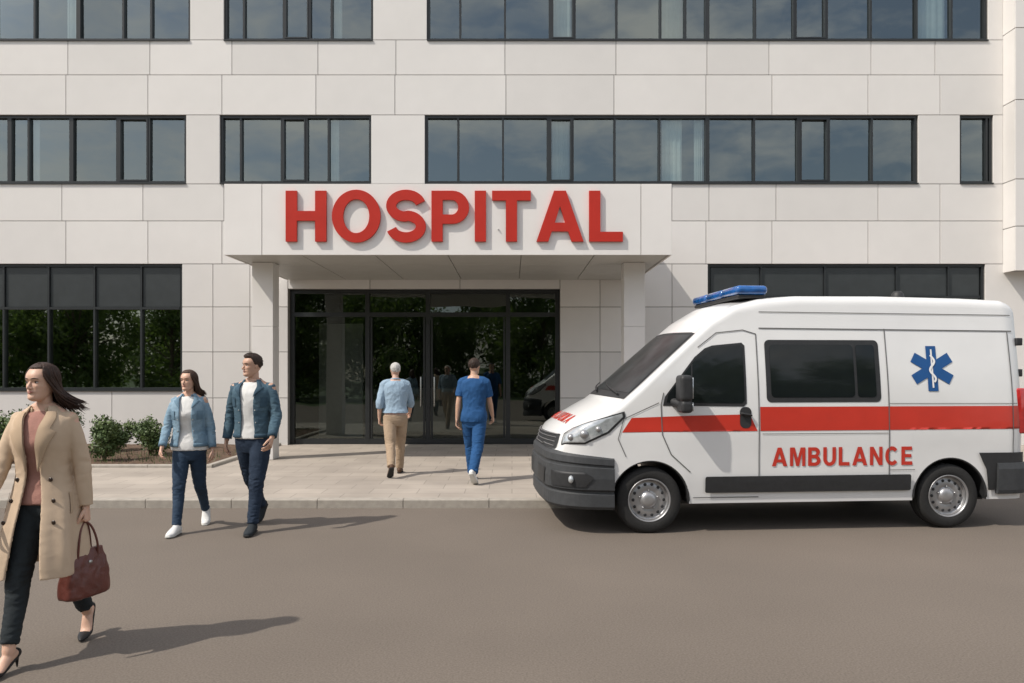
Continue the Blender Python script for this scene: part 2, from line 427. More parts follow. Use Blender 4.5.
def entrance():
    x0, x1, z0, z1 = FX(288), FX(560), .105, FZ(289)
    e = MB(); y0, y1 = .16, .26
    e.box((x0,y0,z1-.08),(x1,y1,z1)); e.box((x0,y0+.001,z0),(x0+.09,y1,z1-.08)); e.box((x1-.09,y0+.001,z0),(x1,y1,z1-.08))
    ms = (366,427,508)
    for u in ms: e.box((FX(u)-.045,y0+.002,z0),(FX(u)+.045,y1-.002,z1-.08))
    xs = [x0+.09]+[FX(u) for u in ms]+[x1-.09]
    zt = FZ(314)
    for a, b in zip(xs, xs[1:]):
        e.box((a+.0,y0+.004,zt-.045),(b-.0,y1-.004,zt+.045)); e.box((a+.02,y0+.006,z0),(b-.02,y1-.006,z0+.11))
    for a, b in ((xs[1],xs[2]),(xs[2],xs[3])):
        e.box((a+.06,y0+.02,z0+.12),(a+.10,y1-.02,zt-.06)); e.box((b-.10,y0+.02,z0+.12),(b-.06,y1-.02,zt-.06))
    d = e.obj('entrance_door', M['frame'], bld, smooth=False)
    g = MB()
    for i, (a, b) in enumerate(zip(xs, xs[1:])):
        for c, f in ((z0+.1,zt),(zt,z1-.05)):
            q1, q2 = random.uniform(-.008,.008), random.uniform(-.008,.008)
            g.add([(a,.21+q1,c),(b,.21+q2,c),(b,.21-q1,f),(a,.21-q2,f)], [(0,1,2,3)])
    g.obj('glass', M['glass_door'], d, smooth=False)
    for x in (FX(427)-.14, FX(427)+.14):
        h = MB(); h.tube([(x,y0-.06,.9),(x,y0-.06,1.5)],[.014,.014],8,1); h.tube([(x,y0+.02,.97),(x,y0-.06,.97)],[.01,.01],6,1); h.tube([(x,y0+.02,1.43),(x,y0-.06,1.43)],[.01,.01],6,1)
        h.obj('handle', M['steel'], d)
    k = MB(); k.box((-3.4,3.2,.12),(-1.2,3.8,1.2),.02)
    k.obj('reception_desk', M['curtain'], bld, smooth=False)
    k = MB(); k.box((x0+.25,1.6,.12),(x0+1.25,1.7,2.7),.01)
    k.obj('lobby_partition', M['curtain'], bld, smooth=False)
entrance()
CY = 12.84-D; sx = 62.0
cx0, cx1 = (224-512)/sx, (672-512)/sx; czb, czt = 3.505, 4.65
can = MB(); can.cm = 1
can.box((cx0+.03,CY+.03,czb+.03),(cx1-.03,-.01,czt-.03)); can.cm = 0
fj = [cx0, (262-512)/sx, (641-512)/sx, cx1]
for a, b in zip(fj, fj[1:]): can.box((a+.005,CY,czb),(b-.005,CY+.028,czt),.004)
for xx, s_ in ((cx0,1),(cx1,-1)):
    n = 3
    for k in range(n):
        ya = CY+.034+(-.02-CY-.034)*k/n; yb = CY+.034+(-.02-CY-.034)*(k+1)/n-.012
        can.box((min(xx,xx+s_*.028),ya,czb),(max(xx,xx+s_*.028),yb,czt),.004)
def settone(o, v):
    a_ = o.data.attributes.new('tone','FLOAT','FACE'); a_.data.foreach_set('value',[v]*len(o.data.polygons))
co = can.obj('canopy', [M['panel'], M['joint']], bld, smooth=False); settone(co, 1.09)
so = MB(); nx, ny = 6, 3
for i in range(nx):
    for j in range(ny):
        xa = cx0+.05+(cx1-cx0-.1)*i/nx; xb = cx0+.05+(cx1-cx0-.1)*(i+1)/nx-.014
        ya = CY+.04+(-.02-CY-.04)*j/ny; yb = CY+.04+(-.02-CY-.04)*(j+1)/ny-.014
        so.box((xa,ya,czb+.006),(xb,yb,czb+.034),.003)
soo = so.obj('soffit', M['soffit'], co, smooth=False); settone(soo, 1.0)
for a, b in ((252,273),(624,645)):
    c = MB(); xa, xb = (a-512)/58, (b-512)/58; yy = 13.73-D
    zz = [.1, 1.25, 2.4, czb+.004]
    for q, w in zip(zz, zz[1:]): c.box((xa,yy,q+.003),(xb,yy+.36,w-.003),.006)
    c.box((xa+.01,yy+.01,.1),(xb-.01,yy+.35,3.48))
    settone(c.obj('column', M['panel'], bld, smooth=False), 1.0)
rf = MB(); rf.box((FX(UL)-.05,-.06,FZ(-112)),(FX(1003)-.004,.5,FZ(-112)+.08)); rf.obj('roof_coping', M['frame'], bld, smooth=False)

sign = empty('hospital_sign', ((286-512)/sx+.01, D+CY-.030, EY+(370-242)/sx))
tag(sign, 'large red raised lettering on the canopy reading HOSPITAL', 'sign')
for c, cs in layout('HOSPITAL', (623-286)/sx-.02, 50.5/sx, .115):
    me = contour_mesh(cs, .024, .001)
    me.transform(Matrix(((1,0,0,0),(0,0,-1,0),(0,1,0,0),(0,0,0,1))))
    me.materials.clear(); me.materials.append(M['red'])
    link(bpy.data.objects.new('letter', me), sign)
    xl = min(p[0] for p in cs[0])+.10
    pin = MB(); pin.tube([(xl,.01,.2),(xl,.029,.2)],[.012,.012],8,1); pin.obj('bracket', M['steel'], sign)

# ================================================================== GROUND
def sheet(name, pts, z, m, kind='structure', depth=0):
    bm = bmesh.new(); vs = [bm.verts.new((x,y,z)) for x, y in pts]; f = bm.faces.new(vs)
    if depth:
        r = bmesh.ops.extrude_face_region(bm, geom=[f])
        for g in r['geom']:
            if isinstance(g, bmesh.types.BMVert): g.co.z -= depth
    bmesh.ops.recalc_face_normals(bm, faces=bm.faces)
    me = bpy.data.meshes.new(name); bm.to_mesh(me); bm.free(); me.materials.append(m)
    o = bpy.data.objects.new(name, me); link(o); o['kind'] = kind; return o
sheet('ground', [(-300,-300),(300,-300),(300,300),(-300,300)], -.03, M['grass'])
sheet('road', [(-120,-9),(120,-9),(120,11.2),(-120,11.2)], 0, M['asphalt'])
KY = 9.5; LY = 10.75
lay = [(.75,KY)]+[(.75+.55*(1-math.cos(rad(a)))/1, KY+(LY-KY)*math.sin(rad(a))) for a in (15,30,45,60,75,90)]
edge = [(-100,KY)]+lay+[(100,LY)]
sheet('pavement', [(x, y+.14) for x, y in edge]+[(100,17.4),(-100,17.4)], .10, M['paving'], depth=.2)
kb = MB()
def kerb(path, w, z0, z1):
    P = [V((x,y,0)) for x, y in path]; 
    for i in range(len(P)-1):
        d = (P[i+1]-P[i]); L_ = d.length; d.normalize(); n = V((-d.y,d.x,0))
        k = max(1, int(L_/1.0)) if L_ > 2 else 1
        for j in range(k):
            a = P[i]+d*(L_*j/k+.004); b = P[i]+d*(L_*(j+1)/k-.004)
            q = [a, b, b+n*w, a+n*w]; c = .012
            vs = [p+V((0,0,z0)) for p in q]+[p+V((0,0,z1-c)) for p in q]+[a+n*c+V((0,0,z1)), b+n*c+V((0,0,z1)), b+n*w+V((0,0,z1)), a+n*w+V((0,0,z1))]
            kb.add(vs, [(0,1,5,4),(1,2,6,5),(2,3,7,6),(3,0,4,7),(4,5,9,8),(5,6,10,9),(6,7,11,10),(7,4,8,11),(8,9,10,11)])
kerb([(-30,KY)]+lay+[(30,LY)], .138, -.05, .106)
kb.obj('kerb', M['kerb'], smooth=False)['kind'] = 'structure'
kb = MB(); bx1 = -4.75; by0 = 12.6
kerb([(-18,by0),(bx1,by0)], .10, .05, .15); kerb([(bx1+.0,by0+.11),(bx1,16.4)], .10, .05, .15)
kb.obj('bed_edging', M['kerb'], smooth=False)['kind'] = 'structure'
bm = bmesh.new(); bmesh.ops.create_grid(bm, x_segments=90, y_segments=30, size=1)
for v in bm.verts:
    v.co.x = (-18+bx1-.1)/2+v.co.x*(bx1-.1+18)/2; v.co.y = (by0+.1+16.44)/2+v.co.y*(16.44-by0-.1)/2
    v.co.z = .125+.03*noise.noise(v.co*2.5)+.02*noise.noise(v.co*7)
me = bpy.data.meshes.new('plant_bed'); bm.to_mesh(me); bm.free(); me.materials.append(M['soil'])
o = link(bpy.data.objects.new('plant_bed', me)); o['kind'] = 'structure'

def leaves(mb, clumps, n, size, rnd):
    tot = sum(c[1]**2 for c in clumps)
    for c, r, sq in clumps:
        for _ in range(int(n*r*r/tot)):
            d = V((rnd.gauss(0,1), rnd.gauss(0,1), rnd.gauss(0,1))).normalized()
            p = V(c)+V((d.x*r, d.y*r, d.z*r*sq))*(rnd.random()**.35)*rnd.uniform(.85,1.12)
            a = V((rnd.gauss(0,1), rnd.gauss(0,1), rnd.gauss(0,1))).normalized()
            b = a.cross(d+V((.01,.02,.3))).normalized(); s_ = size*rnd.uniform(.6,1.3)
            mb.add([p, p+a*s_*.5+b*s_*.28, p+a*s_, p+a*s_*.5-b*s_*.28], [(0,1,2,3)])
def shrub(loc, r, h, seed, n=3000, leafsize=.055):
    rnd = random.Random(seed)
    root = empty('shrub', loc)
    cl = []
    for _ in range(13):
        a = rnd.uniform(0,6.28); q = rnd.uniform(.1,.75)*r
        cl.append(((math.cos(a)*q, math.sin(a)*q, rnd.uniform(.25,.8)*h), rnd.uniform(.3,.5)*r, rnd.uniform(.8,1.2)))
    mb = MB(); leaves(mb, cl, n, leafsize, rnd); mb.obj('foliage', M['leaf'], root, smooth=False)
    st = MB()
    for c, _, _ in cl[:8]: st.tube([(0,0,-.03),(c[0]*.4,c[1]*.4,c[2]*.5),c],[.014,.010,.004],6,3)
    st.obj('stem', M['bark'], root)
    tag(root, 'rounded leafy green shrub in the soil bed by the wall', 'shrub', 'shrubs in the planting bed')
    return root
for i, (u, d, r, h) in enumerate(((8,13.3,.5,.95),(104,13.4,.38,.75),(150,14.2,.38,.75),(-60,13.6,.5,.9),(62,14.8,.4,.8),(118,14.9,.35,.6),(196,15.4,.22,.45))):
    s_ = 796/d; shrub(((u-512)/s_, d, .13), r, h, 20+i)
tuft = MB(); rnd = random.Random(5)
for _ in range(900):
    x = rnd.uniform(-9,-5.0); y = rnd.uniform(12.85,14.6)
    if rnd.random() < .6 and noise.noise(V((x*1.3,y*1.3,0))) < .05: continue
    a = rnd.uniform(0,6.28); h = rnd.uniform(.05,.16); w = .012
    tuft.add([(x,y,.11),(x+w*math.cos(a),y+w*math.sin(a),.11),(x+.05*math.cos(a+1),y+.05*math.sin(a+1),.12+h)], [(0,1,2)])
t_ = tuft.obj('ground_cover', M['leaf'], None, smooth=False); t_['kind'] = 'stuff'; t_['label'] = 'low green ground cover on brown soil'; t_['category'] = 'ground cover'

def tree_meshes(h, seed):
    rnd = random.Random(seed)
    tr = MB(); tr.tube([(0,0,-.1),(.05,.02,h*.2),(-.05,0,h*.45),(.05,.05,h*.8)],[.17,.14,.1,.03],10,4)
    cl = []
    for _ in range(26):
        a = rnd.uniform(0,6.28); q = rnd.uniform(.15,1)*h*.42; z = rnd.uniform(.10,.95)*h
        q *= 1.1-abs(z/h-.42)*1.0
        c = (math.cos(a)*q, math.sin(a)*q, z); cl.append((c, rnd.uniform(.12,.19)*h, .85))
        tr.tube([(0,0,z*.55),(c[0]*.5,c[1]*.5,z*.8),c],[.05,.035,.012],6,3)
    mb = MB(); leaves(mb, cl, 10000, .30, rnd)
    return tr.mesh('trunk', [M['bark']]), mb.mesh('crown', [M['leaf2']], False)
tm = [tree_meshes(9.0, 60+i) for i in range(3)]
rt = random.Random(12)
for i in range(20):
    row = i%2
    loc = (-40+i*3.4+rt.uniform(-.8,.8), -15.5-row*6.5+rt.uniform(-.8,.8), 0)
    root = empty('tree', loc, rt.uniform(0,6.28)); k = rt.uniform(.82,1.08)*(1+.12*row); root.scale = (k,k,k)
    a, b = tm[i%3]
    link(bpy.data.objects.new('trunk', a), root); link(bpy.data.objects.new('crown', b), root)
    tag(root, 'leafy street tree across the road from the hospital', 'tree', 'trees across the road')

# ================================================================== AMBULANCE
M['paint'] = pmat('white_vehicle_paint', (.74,.745,.745), .28, .025, 2.5, coat=.6)
M['black'] = pmat('black_plastic', (.022,.023,.025), .55, .15, 20, .1, 200)
M['grey_plastic'] = pmat('grey_bumper_plastic', (.042,.045,.049), .6, .12, 20, .15, 200)
M['vglass'] = pmat('vehicle_glass', (.010,.013,.014), .05, .1, coat=0, spec=.35)
M['stripe'] = pmat('red_stripe_film', (.54,.036,.020), .35, .05, coat=.3)
M['starblue'] = pmat('blue_film', (.006,.075,.25), .4, .05)
M['whitefilm'] = pmat('white_film', (.8,.8,.8), .4, .02)
M['seam'] = pmat('panel_gap', (.12,.12,.12), .7, .1)
M['rubber'] = pmat('tyre_rubber', (.018,.018,.018), .85, .15, 30, .3, 90)
M['rim'] = pmat('steel_wheel', (.40,.40,.41), .38, .08, 8, metal=.7)
M['lens'] = pmat('lamp_lens', (.50,.53,.55), .06, .25, 14, coat=1.0, metal=.4)
M['bluelens'] = pmat('blue_lamp_lens', (.01,.10,.34), .15, .3, 12, coat=.8)
M['redlens'] = pmat('red_lamp_lens', (.45,.02,.02), .15, .2, 12, coat=1)
amb = empty('ambulance', (.32, 8.86, 0), rad(5))
tag(amb, 'white ambulance van with red stripe parked at the kerb', 'ambulance')
W = .95; LEN = 5.02; WF, WR = .99, 4.17
PT = [(-.4,.62),(0,.88),(.02,.975),(.07,1.05),(.2,1.145),(.40,1.255),(.55,1.335),(.8,1.54),(1.1,1.80),(1.40,2.055),(1.56,2.19),(1.82,2.345),(2.1,2.415),(2.5,2.45),(3.4,2.455),(4.3,2.44),(4.77,2.42),(4.89,2.38),(4.97,2.28),(5.02,2.1),(5.2,2.0)]
def Pz(x):
    for (a, za), (b, zb) in zip(PT, PT[1:]):
        if x <= b: return za+(zb-za)*(x-a)/(b-a)
    return PT[-1][1]
def plan(x):
    if x < .50:
        t = max(0, x/.50); return .36+.64*(max(0,1-(1-t)**2.8))**(1/2.8)
    if x > LEN-.22:
        t = min(1, (x-LEN+.22)/.22); return .88+.12*math.sqrt(max(0,1-t*t))
    return 1.0
def sstep(a, b, x): t = max(0, min(1, (x-a)/(b-a))); return t*t*(3-2*t)
def Ws(x, z):
    w = W*plan(x)*(1-.13*sstep(1.15,2.7,z)*1.25)
    if z < .55: w -= .02*(.55-z)/.25
    w += .006*math.exp(-((z-1.0)/.12)**2)
    w += .014*math.exp(-((x-WF)/.42)**2)*sstep(1.15,.75,z) if x > .45 else .014*math.exp(-((.45-WF)/.42)**2)*sstep(1.15,.75,z)*x/.45
    return w
def arch(x):
    z = .30
    for xc in (WF, WR):
        d = abs(x-xc)
        if d < .405: z = max(z, .335+math.sqrt(.405**2-d*d))
    return z
body = MB()
xs = [0,.004,.012,.025,.04,.06,.085,.11,.14]+[.17+.025*i for i in range(int((LEN-.25-.17)/.025))]
for e in (WF-.4049,WF+.4049,WR-.4049,WR+.4049): xs += [e, e-.002, e+.002]
xs += [LEN-.22+.02*i for i in range(9)]+[LEN-.035,LEN-.02,LEN-.008,LEN]
xs = sorted(set(round(x,4) for x in xs))
secs = []
for x in xs:
    zb = arch(x)
    if x < .3: zb = max(zb, .36)
    rt_ = .10 if x > 1.6 else .065
    if x > 1.4 and x < 2.2: rt_ = .065+.035*(x-1.4)/.8
    zt = lambda y: Pz(x-.15*(y/W)**2)-.045*(y/W)**2
    yt = Ws(x, Pz(x)); ze = zt(yt)
    r = min(rt_, (ze-zb)*.4)
    pts = []
    ns = 18
    for i in range(ns): 
        z = zb+(ze-r-zb)*i/ns; pts.append((Ws(x,z), z))
    y1 = Ws(x, ze-r)
    for i in range(6):
        a = math.pi/2*i/6
        zc = zt(yt-r)
        pts.append((y1-r*(1-math.cos(a)), (ze-r)+(zc-(ze-r))*math.sin(a)))
    yr = y1-r
    for i in range(9):
        y = yr*(1-i/8); pts.append((y, zt(y)))
    full = [(-y, z) for y, z in pts]+[(y, z) for y, z in pts[::-1][1:]]
    secs.append([V((x, y, z)) for y, z in full])
n = len(secs[0]); vs = [p for s_ in secs for p in s_]; fs = []
for i in range(len(secs)-1):
    for j in range(n-1):
        fs.append((i*n+j, i*n+j+1, (i+1)*n+j+1, (i+1)*n+j))
body.add(vs, fs)
body.add(secs[0], [list(range(n))]); body.add(secs[-1], [list(range(n))])
body.cm = 1
fs = [((i*n), ((i+1)*n), (i+1)*n+n-1, i*n+n-1) for i in range(len(secs)-1)]
body.add(vs, fs)
body.box((.5,-.7,.26),(4.7,.7,.34))
bo = body.obj('body', [M['paint'], M['black']], amb)
bm = bmesh.new(); bm.from_mesh(bo.data); bmesh.ops.remove_doubles(bm, verts=bm.verts, dist=1e-5); bmesh.ops.recalc_face_normals(bm, faces=bm.faces); bm.to_mesh(bo.data)
bvh = BVHTree.FromBMesh(bm); bm.free()
for p in bo.data.polygons: p.use_smooth = True
sm = bo.modifiers.new('es','EDGE_SPLIT'); sm.split_angle = rad(35)

def rrect(x0, z0, x1, z1, r=.03, n=4):
    P = []
    for cx, cz, a0 in ((x1-r,z1-r,0),(x0+r,z1-r,90),(x0+r,z0+r,180),(x1-r,z0+r,270)):
        for i in range(n+1):
            a = rad(a0+90*i/n); P.append((cx+r*math.cos(a), cz+r*math.sin(a)))
    return P
def cast(o, d, off):
    h = bvh.ray_cast(o, d)
    if h[0] is None: return None
    nn = h[1] if h[1].dot(d) < 0 else -h[1]
    return h[0]+nn*off
def patch(poly, off=.004, nx=24, nz=14, fn=None):
    if fn is None: fn = lambda a, b: (V((a,-3,b)), V((0,1,0)))
    zs = sorted(set(round(p[1],5) for p in poly)); z0, z1 = zs[0], zs[-1]
    lev = sorted(set(zs[1:-1]+[z0+1e-4, z1-1e-4]+[z0+(z1-z0)*i/nz for i in range(1,nz)]))
    mb = MB(); rows = []; last = None
    for z in lev:
        X = []
        for (xa, za), (xb, zb) in zip(poly, poly[1:]+poly[:1]):
            if (za-z)*(zb-z) <= 0 and abs(za-zb) > 1e-9:
                X.append(xa+(xb-xa)*(z-za)/(zb-za))
        if not X: continue
        a, b = min(X), max(X); row = []
        for i in range(nx+1):
            o, d = fn(a+(b-a)*i/nx, z); p = cast(o, d, off)
            if p is None: p = last if last else V((0,0,1))
            last = p; row.append(p)
        rows.append(row)
    vs = [p for r in rows for p in r]; fs = []
    for i in range(len(rows)-1):
        for j in range(nx): fs.append((i*(nx+1)+j, i*(nx+1)+j+1, (i+1)*(nx+1)+j+1, (i+1)*(nx+1)+j))
    mb.add(vs, fs); return mb
farside = lambda a, b: (V((a,3,b)), V((0,-1,0)))
wf = [(1.12,1.29),(1.14,1.38),(1.46,1.78),(1.57,1.87),(1.65,1.90),(1.96,1.93),(1.99,1.90),(1.99,1.31),(1.96,1.28)]
def shrink(poly, k):
    cx = sum(p[0] for p in poly)/len(poly); cz = sum(p[1] for p in poly)/len(poly)
    return [(cx+(p[0]-cx)*(1-k), cz+(p[1]-cz)*(1-k*1.3)) for p in poly]
fw_ = patch(wf, .004, 30, 20).obj('side_window', M['black'], amb)
patch(shrink(wf,.07), .008, 30, 20).obj('glass', M['vglass'], fw_)
patch([(1.40,1.29),(1.415,1.29),(1.435,1.71),(1.42,1.70)], .012, 3, 8).obj('divider', M['black'], fw_)
fw_ = patch(wf, .004, 30, 20, farside).obj('side_window', M['black'], amb)
patch(shrink(wf,.07), .008, 30, 20, farside).obj('glass', M['vglass'], fw_)
sw = patch(rrect(2.20,1.32,3.42,1.96,.05), .004, 30, 20).obj('side_window', M['black'], amb)
patch(rrect(2.25,1.37,3.14,1.91,.04), .008, 24, 14).obj('glass', M['vglass'], sw)
patch(rrect(3.17,1.37,3.37,1.91,.03), .008, 10, 14).obj('glass', M['vglass'], sw)
def wsf(y, t):
    x = .60+.80*t+.15*(y/W)**2; z = Pz(.60+.80*t)
    d = V((.65,0,-.76)).normalized(); return V((x,y,z))-d*.4, d
wp = [(-.86,.0),(-.78,.985),(-.70,1.0),(.70,1.0),(.78,.985),(.86,.0)]
ws = patch(wp, .004, 36, 20, wsf).obj('windscreen', M['black'], amb)
M['wsglass'] = pmat('windscreen_glass', (.012,.015,.017), .30, .15, 4, spec=.3, col2=(.045,.052,.056))
patch([(-.83,.09),(-.745,.955),(.745,.955),(.83,.09)], .008, 36, 20, wsf).obj('glass', M['wsglass'], ws)
for y0, y1 in ((-.7,-.05),(-.05,.6)):
    P = []
    for t in (0,.5,1):
        o, d = wsf(y0+(y1-y0)*t, .04+.13*t); P.append(cast(o, d, .03) or o)
    wi = MB(); wi.tube(P, [.012,.009,.006], 6, 3); wi.obj('wiper', M['black'], ws)
patch([(.70,1.025),(.80,1.17),(1.45,1.19),(2.02,1.20),(2.10,1.03)], .003, 40, 8).obj('stripe', M['stripe'], amb)
patch([(2.13,1.03),(2.13,1.275),(4.99,1.275),(4.99,1.035)], .003, 60, 8).obj('stripe', M['stripe'], amb)
patch([(.70,1.025),(.80,1.17),(1.45,1.19),(4.99,1.275),(4.99,1.035)], .003, 60, 8, farside).obj('stripe', M['stripe'], amb)
def seam(pts, w=.010, off=.006, step=.05):
    se = MB()
    vs = []; fs = []
    for (xa, za), (xb, zb) in zip(pts, pts[1:]):
        L_ = math.hypot(xb-xa, zb-za); k = max(1, int(L_/step)); nx_, nz_ = -(zb-za)/L_*w/2, (xb-xa)/L_*w/2
        for i in range(k+1):
            x = xa+(xb-xa)*i/k; z = za+(zb-za)*i/k
            a = cast(V((x-nx_,-3,z-nz_)), V((0,1,0)), off); b = cast(V((x+nx_,-3,z+nz_)), V((0,1,0)), off)
            if a is None or b is None: continue
            vs += [a, b]
    se.add(vs, [(2*i,2*i+1,2*i+3,2*i+2) for i in range(len(vs)//2-1)])
    se.obj('panel_seam', M['seam'], amb, smooth=False)
seam([(2.115,.42),(2.115,2.02),(1.98,2.06),(1.70,2.03),(1.50,1.88)])
seam([(1.40,.62),(1.20,.80),(1.11,1.0),(1.10,1.30),(1.13,1.42)]); seam([(1.43,.36),(2.115,.36)],.008)
seam([(3.50,.42),(3.50,2.08)]); seam([(2.15,2.08),(4.92,2.06)], .012); seam([(4.86,.70),(4.86,2.05)])
seam([(2.15,1.0),(3.49,1.0)],.006); seam([(3.51,1.305),(4.92,1.30)],.006); seam([(3.51,.62),(3.78,.62)],.006)
seam([(.74,.78),(.66,.96),(.72,1.16),(1.08,1.32)],.008); seam([(2.16,2.25),(4.92,2.23)], .008)
patch(rrect(1.55,.41,3.73,.575,.02), .022, 50, 6).obj('side_moulding', M['black'], amb)
patch([(WR+.41,.40),(WR+.38,.62),(WR+.34,.70),(WR+.30,.79),(LEN-.03,.79),(LEN-.03,.40)], .02, 14, 8).obj('side_moulding', M['black'], amb)
def sweep(xe, prof, name, m, rear=False):
    xs_ = [xe*(1-(i/16))**1.0 for i in range(16)]+[xe*.04,.012,.003,0]
    if rear: near = [(x, -W*plan(LEN-x)) for x in xs_]; y0 = W*plan(LEN)
    else: near = [(x, -W*plan(x)) for x in xs_]; y0 = W*plan(0)
    mid = [(0-.012*math.cos(math.pi/2*y/y0), y) for y in [-y0+2*y0*i/8 for i in range(1,8)]]
    far = [(x, -y) for x, y in near[::-1]]
    pl = near+mid+far
    if rear: pl = [(LEN-x, y) for x, y in pl]
    mb = MB(); vs = []; npf = len(prof)
    for i, (x, y) in enumerate(pl):
        a = pl[max(i-1,0)]; b = pl[min(i+1,len(pl)-1)]
        nv = V((-(b[1]-a[1]), (b[0]-a[0]), 0)).normalized()
        if nv.dot(V((x-(LEN-.6) if rear else x-1.2, y, 0))) < 0: nv = -nv
        for (off, z, k) in prof: vs.append(V((x,y,0))+nv*off+V((0,0,z+k*max(0,1-x/.6) if not rear else z)))
    fs = []
    for i in range(len(pl)-1):
        for j in range(npf-1): fs.append((i*npf+j, i*npf+j+1, (i+1)*npf+j+1, (i+1)*npf+j))
    fs.append(list(range(npf))); fs.append([len(vs)-npf+j for j in range(npf)])
    mb.add(vs, fs); return mb.obj(name, m, amb, smooth=False)
sweep(.62, [(-.10,.24,.02),(.01,.25,.02),(.032,.28,.02),(.030,.40,.02),(.012,.415,.02),(.012,.43,.02),(.040,.45,.02),(.046,.56,.02),(.040,.66,.04),(.020,.67,.04),(.020,.685,.04),(.032,.695,.05),(.026,.75,.06),(.0,.77,.07),(-.03,.775,.07)], 'front_bumper', M['grey_plastic'])
sweep(.35, [(-.08,.36,0),(.03,.36,0),(.04,.40,0),(.045,.62,0),(.03,.68,0),(-.03,.69,0)], 'rear_bumper', M['grey_plastic'], rear=True)
nf = lambda a, b: (V((-1,a,b)), V((1,0,0)))
gr = patch([(-.70,.84),(-.68,.99),(.68,.99),(.70,.84)], .006, 40, 8, nf).obj('grille', M['black'], amb)
for z in (.868,.91,.952,.982):
    P = []
    for i in range(17):
        y = -.64+1.28*i/16; p = cast(V((-1,y,z)), V((1,0,0)), .014); P.append(p)
    sl = MB(); sl.tube(P, [(.006,.004)]*17, 6, 1); sl.obj('slat', M['rim'], gr)
patch([(-.56,.49),(-.60,.65),(.60,.65),(.56,.49)], .052, 20, 4, nf).obj('air_intake', M['black'], amb)
e_ = V((.8,-.6,0)); dd = V((.6,.8,0))
for sgn in (1,-1):
    def hf(a, b, sgn=sgn):
        o = V((.35,-.75,b))-dd*2+e_*a; d = dd.copy()
        if sgn < 0: o.y = -o.y; d.y = -d.y
        return o, d
    hl = patch([(-.16,.89),(-.16,1.0),(-.06,1.06),(.2,1.155),(.42,1.235),(.43,1.18),(.30,1.02),(.10,.91)], .008, 22, 10, hf).obj('headlight', M['black'], amb)
    patch([(-.14,.905),(-.14,.99),(-.05,1.048),(.2,1.143),(.40,1.215),(.405,1.18),(.285,1.035),(.09,.925)], .014, 22, 10, hf).obj('lens', M['lens'], hl)
    for a_, z_, r_ in ((.09,1.01,.045),(-.04,.975,.035),(.21,1.06,.03)):
        o, d = hf(a_, z_); p = cast(o, d, .004)
        if p: lb = MB(); lb.ell(p, (r_,r_,r_)); lb.obj('bulb', M['rim'], hl)
    ai = patch([(-.24,.49),(-.24,.64),(.10,.63),(.17,.58),(.10,.49)], .054, 14, 5, hf).obj('air_intake', M['black'], amb)
    o, d = hf(-.02,.56); p = cast(o, d, .055)
    if p: fg = MB(); fg.ell(p, (.028,.04,.04)); fg.obj('fog_light', M['lens'], amb)
def put_text(text, width, height, fn, off, m, name, gap=.12):
    for c, cs in layout(text, width, height, gap):
        me = contour_mesh(cs, 0)
        bmx = bmesh.new(); bmx.from_mesh(me)
        for v in bmx.verts:
            o, d = fn(v.co.x, v.co.y); p = cast(o, d, off)
            if p is None: p = v.co.copy()
            v.co = p
        bmesh.ops.recalc_face_normals(bmx, faces=bmx.faces); bmx.to_mesh(me); bmx.free()
        me.materials.clear(); me.materials.append(m)
        link(bpy.data.objects.new(name, me), amb)
put_text('AMBULANCE', 1.50, .19, lambda a, b: (V((2.25+a,-3,.67+b)), V((0,1,0))), .006, M['stripe'], 'letter', .17)
put_text('AMBULANCE', 1.50, .19, lambda a, b: (V((3.75-a,3,.67+b)), V((0,-1,0))), .006, M['stripe'], 'letter', .17)
put_text('AMBULANCE', 1.10, .12, lambda a, b: (V((.15+b+.12*((a-.55)/.9)**2,-.55+a,3)), V((0,0,-1))), .006, M['stripe'], 'letter', .28)
SX, SZ, R_ = 3.99, 1.665, .235
pts = []; w_ = .095
for k in range(6):
    a = rad(90+60*k)
    for (u, v) in ((R_,-w_/2*1.15),(R_,w_/2*1.15)):
        pts.append((u*math.cos(a)-v*math.sin(a), u*math.sin(a)+v*math.cos(a)))
    b = a+rad(30); q = w_*1.15/2/math.sin(rad(30)); pts.append((q*math.cos(b), q*math.sin(b)))
def deco(cs, fn, off, m, name, par):
    me = contour_mesh(cs, 0); bmx = bmesh.new(); bmx.from_mesh(me)
    for v in bmx.verts:
        o, d = fn(v.co.x, v.co.y); p = cast(o, d, off); v.co = p
    bmesh.ops.recalc_face_normals(bmx, faces=bmx.faces); bmx.to_mesh(me); bmx.free()
    me.materials.clear(); me.materials.append(m); o = bpy.data.objects.new(name, me); return link(o, par)
sf = lambda a, b: (V((SX+a,-3,SZ+b)), V((0,1,0)))
star = deco([pts], sf, .006, M['starblue'], 'star_of_life', amb)
deco([[(-.009,-.2),(.009,-.2),(.009,.2),(-.009,.2)]], sf, .010, M['whitefilm'], 'staff', star)
sn = [(.030*math.sin(t*2.2*math.pi*1.4+.4)*(1-.2*t), -.14+.28*t) for t in [i/40 for i in range(41)]]
deco([stroke(sn, .022)], sf, .013, M['whitefilm'], 'serpent', star)
hd = patch(rrect(1.915,1.06,2.035,1.275,.05), .006, 10, 12).obj('door_handle', M['black'], amb)
hb = MB(); hb.tube([(1.93,-W-.025,1.21),(1.975,-W-.035,1.2),(2.025,-W-.02,1.19)],[(.02,.012)]*3,8,3); hb.obj('grip', M['black'], hd)
